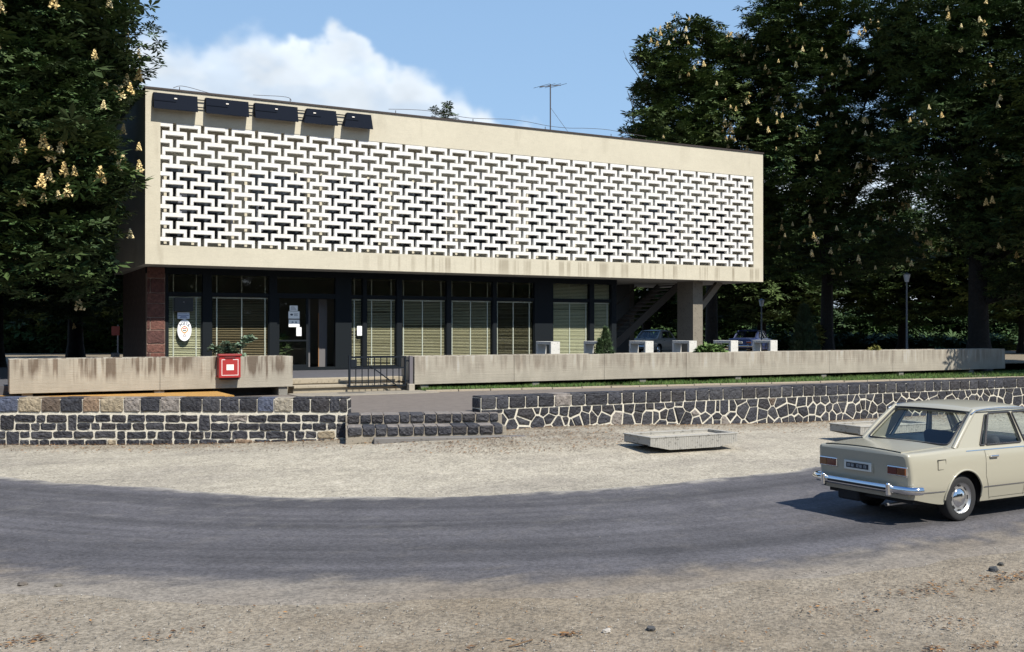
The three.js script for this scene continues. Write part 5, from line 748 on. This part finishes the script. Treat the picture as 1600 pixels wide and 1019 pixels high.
// lamp posts, stone bollard in the shade
{
  const grey = mat(0.16, 0.17, 0.18, 0.6), lamp = (px, py, d, label) => { const [x, z] = at(px, d), h = CAM[1] + (HYP - py) / F * d - 1.0, t = thing('street_lamp', label, 'street lamp', [x, 1.0, z], 0, 'lamp posts under the trees'); obj('post', new THREE.CylinderGeometry(0.035, 0.05, h, 10).translate(0, h / 2, 0), grey, t); obj('lantern', new THREE.CylinderGeometry(0.16, 0.09, 0.34, 10).translate(0, h + 0.15, 0), mat(0.5, 0.52, 0.54, 0.3), t); obj('cap', new THREE.ConeGeometry(0.19, 0.1, 10).translate(0, h + 0.37, 0), grey, t); };
  lamp(1417, 440, 47, 'slim lamp post in the shade behind the long trough'); lamp(1190, 478, 58, 'pale lamp post seen past the end of the building');
  const [x, z] = at(180, 34), b = thing('stone_post', 'rough grey stone post in the shade by the building corner', 'post', [x, 1.03, z]); obj('shaft', rb(-0.13, 0.13, 0, 0.62, -0.13, 0.13, 0.05, 3), mat(0.30, 0.29, 0.28, 0.95, { map: rockTex }), b); obj('pole', rod([0.08, 0.6, 0], [0.08, 1.55, 0], 0.025), mat(0.4, 0.4, 0.42, 0.6), b); obj('red_board', rb(-0.12, 0.13, 1.2, 1.5, 0.02, 0.045, 0.005), mat(0.42, 0.10, 0.08, 0.7), b);
  const [hx, hz] = at(1320, 98), hs = thing('distant_house', 'pale sunlit house wall glimpsed far under the trees', 'house', [hx, 1.0, hz], 0.5); obj('wall', bx(-8, 8, 0, 2.6, -4, 0), mat(0.75, 0.72, 0.66, 0.9), hs); obj('roof', bx(-8.3, 8.3, 2.6, 3.0, -4.3, 0.3), mat(0.2, 0.08, 0.05, 0.9), hs); for (let k = -3; k < 4; k++) obj('window', bx(k * 2.2 - 0.5, k * 2.2 + 0.5, 0.9, 2.0, 0.0, 0.04), mat(0.06, 0.07, 0.08, 0.3), hs);
}
// ---------------------------------------------------------------- litter and stones on the ground
{
  const r = rng(61), scatter = (name, label, category, geo, m, list, flat) => { const im = new THREE.InstancedMesh(geo, m, list.length), q = new THREE.Object3D(), c = new THREE.Color(); list.forEach(([x, z, s, k], i) => { q.position.set(x, groundY(x, z) + 0.012 + (flat ? 0.004 : s * 0.15), z); q.rotation.set(flat ? (r() - 0.5) * 0.5 : r() * 6, r() * 6.28, flat ? (r() - 0.5) * 0.5 : r() * 6); q.scale.setScalar(s); q.updateMatrix(); im.setMatrixAt(i, q.matrix); im.setColorAt(i, c.setRGB(...k)); }); im.name = name; im.userData = { kind: 'stuff', label, category }; im.castShadow = im.receiveShadow = true; scene.add(im); };
  const leaf = soup([0, 0, -0.5, 0.22, 0.06, 0, 0, 0, 0.5, 0, 0, -0.5, 0, 0, 0.5, -0.22, 0.08, 0.05]), brown = () => { const k = 0.5 + r() * 0.8; return [[0.16 * k, 0.085 * k, 0.04 * k], [0.10 * k, 0.065 * k, 0.04 * k], [0.27 * k, 0.14 * k, 0.05 * k]][Math.floor(r() * 3)]; };
  const L = []; const wallZ = (x) => x < 3.3 ? 12.12 + (x - 2.21) * 0.54 : 13.2;
  for (let i = 0; i < 5200; i++) { const x = -5 + r() * 28, d = Math.pow(r(), 2.6) * 1.8 + 0.03; L.push([x, wallZ(x) + d + (x > 2.2 && x < 5 ? 0.85 : 0), 0.025 + r() * 0.05, brown()]); }
  for (let i = 0; i < 900; i++) { const a = r() * 6.283, d = Math.sqrt(r()); L.push([5.2 + Math.cos(a) * d * 2.2, 14.9 + Math.sin(a) * d * 1.2, 0.02 + r() * 0.05, brown()]); }
  for (let i = 0; i < 700; i++) { const p = onY(r() * 1700 - 50, 890 + r() * 140, 0); if (roadSide(p[0], p[2]) < 3.0) continue; L.push([p[0], p[2], 0.012 + r() * 0.035, brown()]); }
  for (const [px, py, n, w] of [[1310, 955, 60, 0.5], [1440, 925, 40, 0.45], [1400, 933, 40, 0.5], [1500, 920, 60, 0.6], [1575, 902, 110, 0.35], [1490, 973, 50, 0.4], [890, 992, 40, 0.12], [800, 1010, 25, 0.4], [270, 994, 30, 0.35], [40, 1003, 60, 0.25], [1460, 1016, 30, 0.12], [1540, 1010, 30, 0.15]]) for (let i = 0; i < n; i++) { const p = onY(px, py, 0), a = r() * 6.283, d = Math.sqrt(r()) * w; L.push([p[0] + Math.cos(a) * d * 0.9 + 0.1 * (r() - 0.5), p[2] + Math.sin(a) * d * 0.5, 0.015 + r() * 0.05, brown()]); }
  scatter('fallen_leaves', 'brown fallen leaves and blossom scattered over gravel and along the walls', 'litter', leaf, mat(1, 1, 1, 0.9), L, true);
  const peb = new THREE.IcosahedronGeometry(0.5, 0), Q = [], grey = () => { const k = 0.10 + r() * 0.30; return [k, k * 0.95, k * 0.86]; };
  for (let i = 0; i < 12000; i++) { const p = onY(r() * 1760 - 80, 690 + Math.pow(r(), 0.8) * 345, 0), s = Math.abs(roadSide(p[0], p[2])); if (s < 2.7 && r() > 0.02) continue; Q.push([p[0], p[2], 0.003 + 0.013 * Math.pow(r(), 4), grey()]); }
  scatter('loose_gravel', 'loose pale gravel strewn over the ground', 'gravel', peb, mat(1, 1, 1, 0.95), Q, false);
  const lump = (px, py, s, c, label) => { const p = onY(px, py, 0), rr = rng(Math.round(px)), g = new THREE.IcosahedronGeometry(s, 1), q = g.attributes.position; const m = new Map(); for (let i = 0; i < q.count; i++) { const k = [q.getX(i), q.getY(i), q.getZ(i)].map((v) => Math.round(v * 1e4)).join(); if (!m.has(k)) m.set(k, 0.75 + rr() * 0.45); const f = m.get(k); q.setXYZ(i, q.getX(i) * f * 1.2, q.getY(i) * f * 0.75, q.getZ(i) * f); } g.computeVertexNormals(); const o = obj('loose_stone', uvm(g), mat(...c, 0.9, { map: rockTex })); o.position.set(p[0], s * 0.45 + groundY(p[0], p[2]), p[2]); tag(o, label, 'stone'); };
  lump(1552, 893, 0.042, [0.06, 0.065, 0.07], 'fist-sized dark stone on the shoulder by brown leaves'); lump(1563, 884, 0.03, [0.08, 0.08, 0.075], 'smaller dark stone just beyond the fist-sized one'); lump(1017, 985, 0.035, [0.09, 0.09, 0.09], 'dark pebble on the bare gravel shoulder'); lump(948, 988, 0.03, [0.5, 0.46, 0.4], 'pale pebble near the dark pebble on the shoulder'); lump(35, 916, 0.04, [0.14, 0.12, 0.1], 'flat brownish stone at the road edge'); lump(92, 918, 0.032, [0.17, 0.15, 0.12], 'low tan stone next to the flat brownish one');
  { const a = onY(795, 1013, 0), b = onY(832, 1003, 0), t = obj('dry_twig', tube([[a[0], 0.015, a[2]], [(a[0] + b[0]) / 2, 0.03, (a[2] + b[2]) / 2 + 0.03], [b[0], 0.02, b[2]]], 0.006, 12, 6), mat(0.14, 0.09, 0.05, 0.9)); tag(t, 'thin dry twig lying on the gravel', 'twig'); }
}
renderer.render(scene, camera);
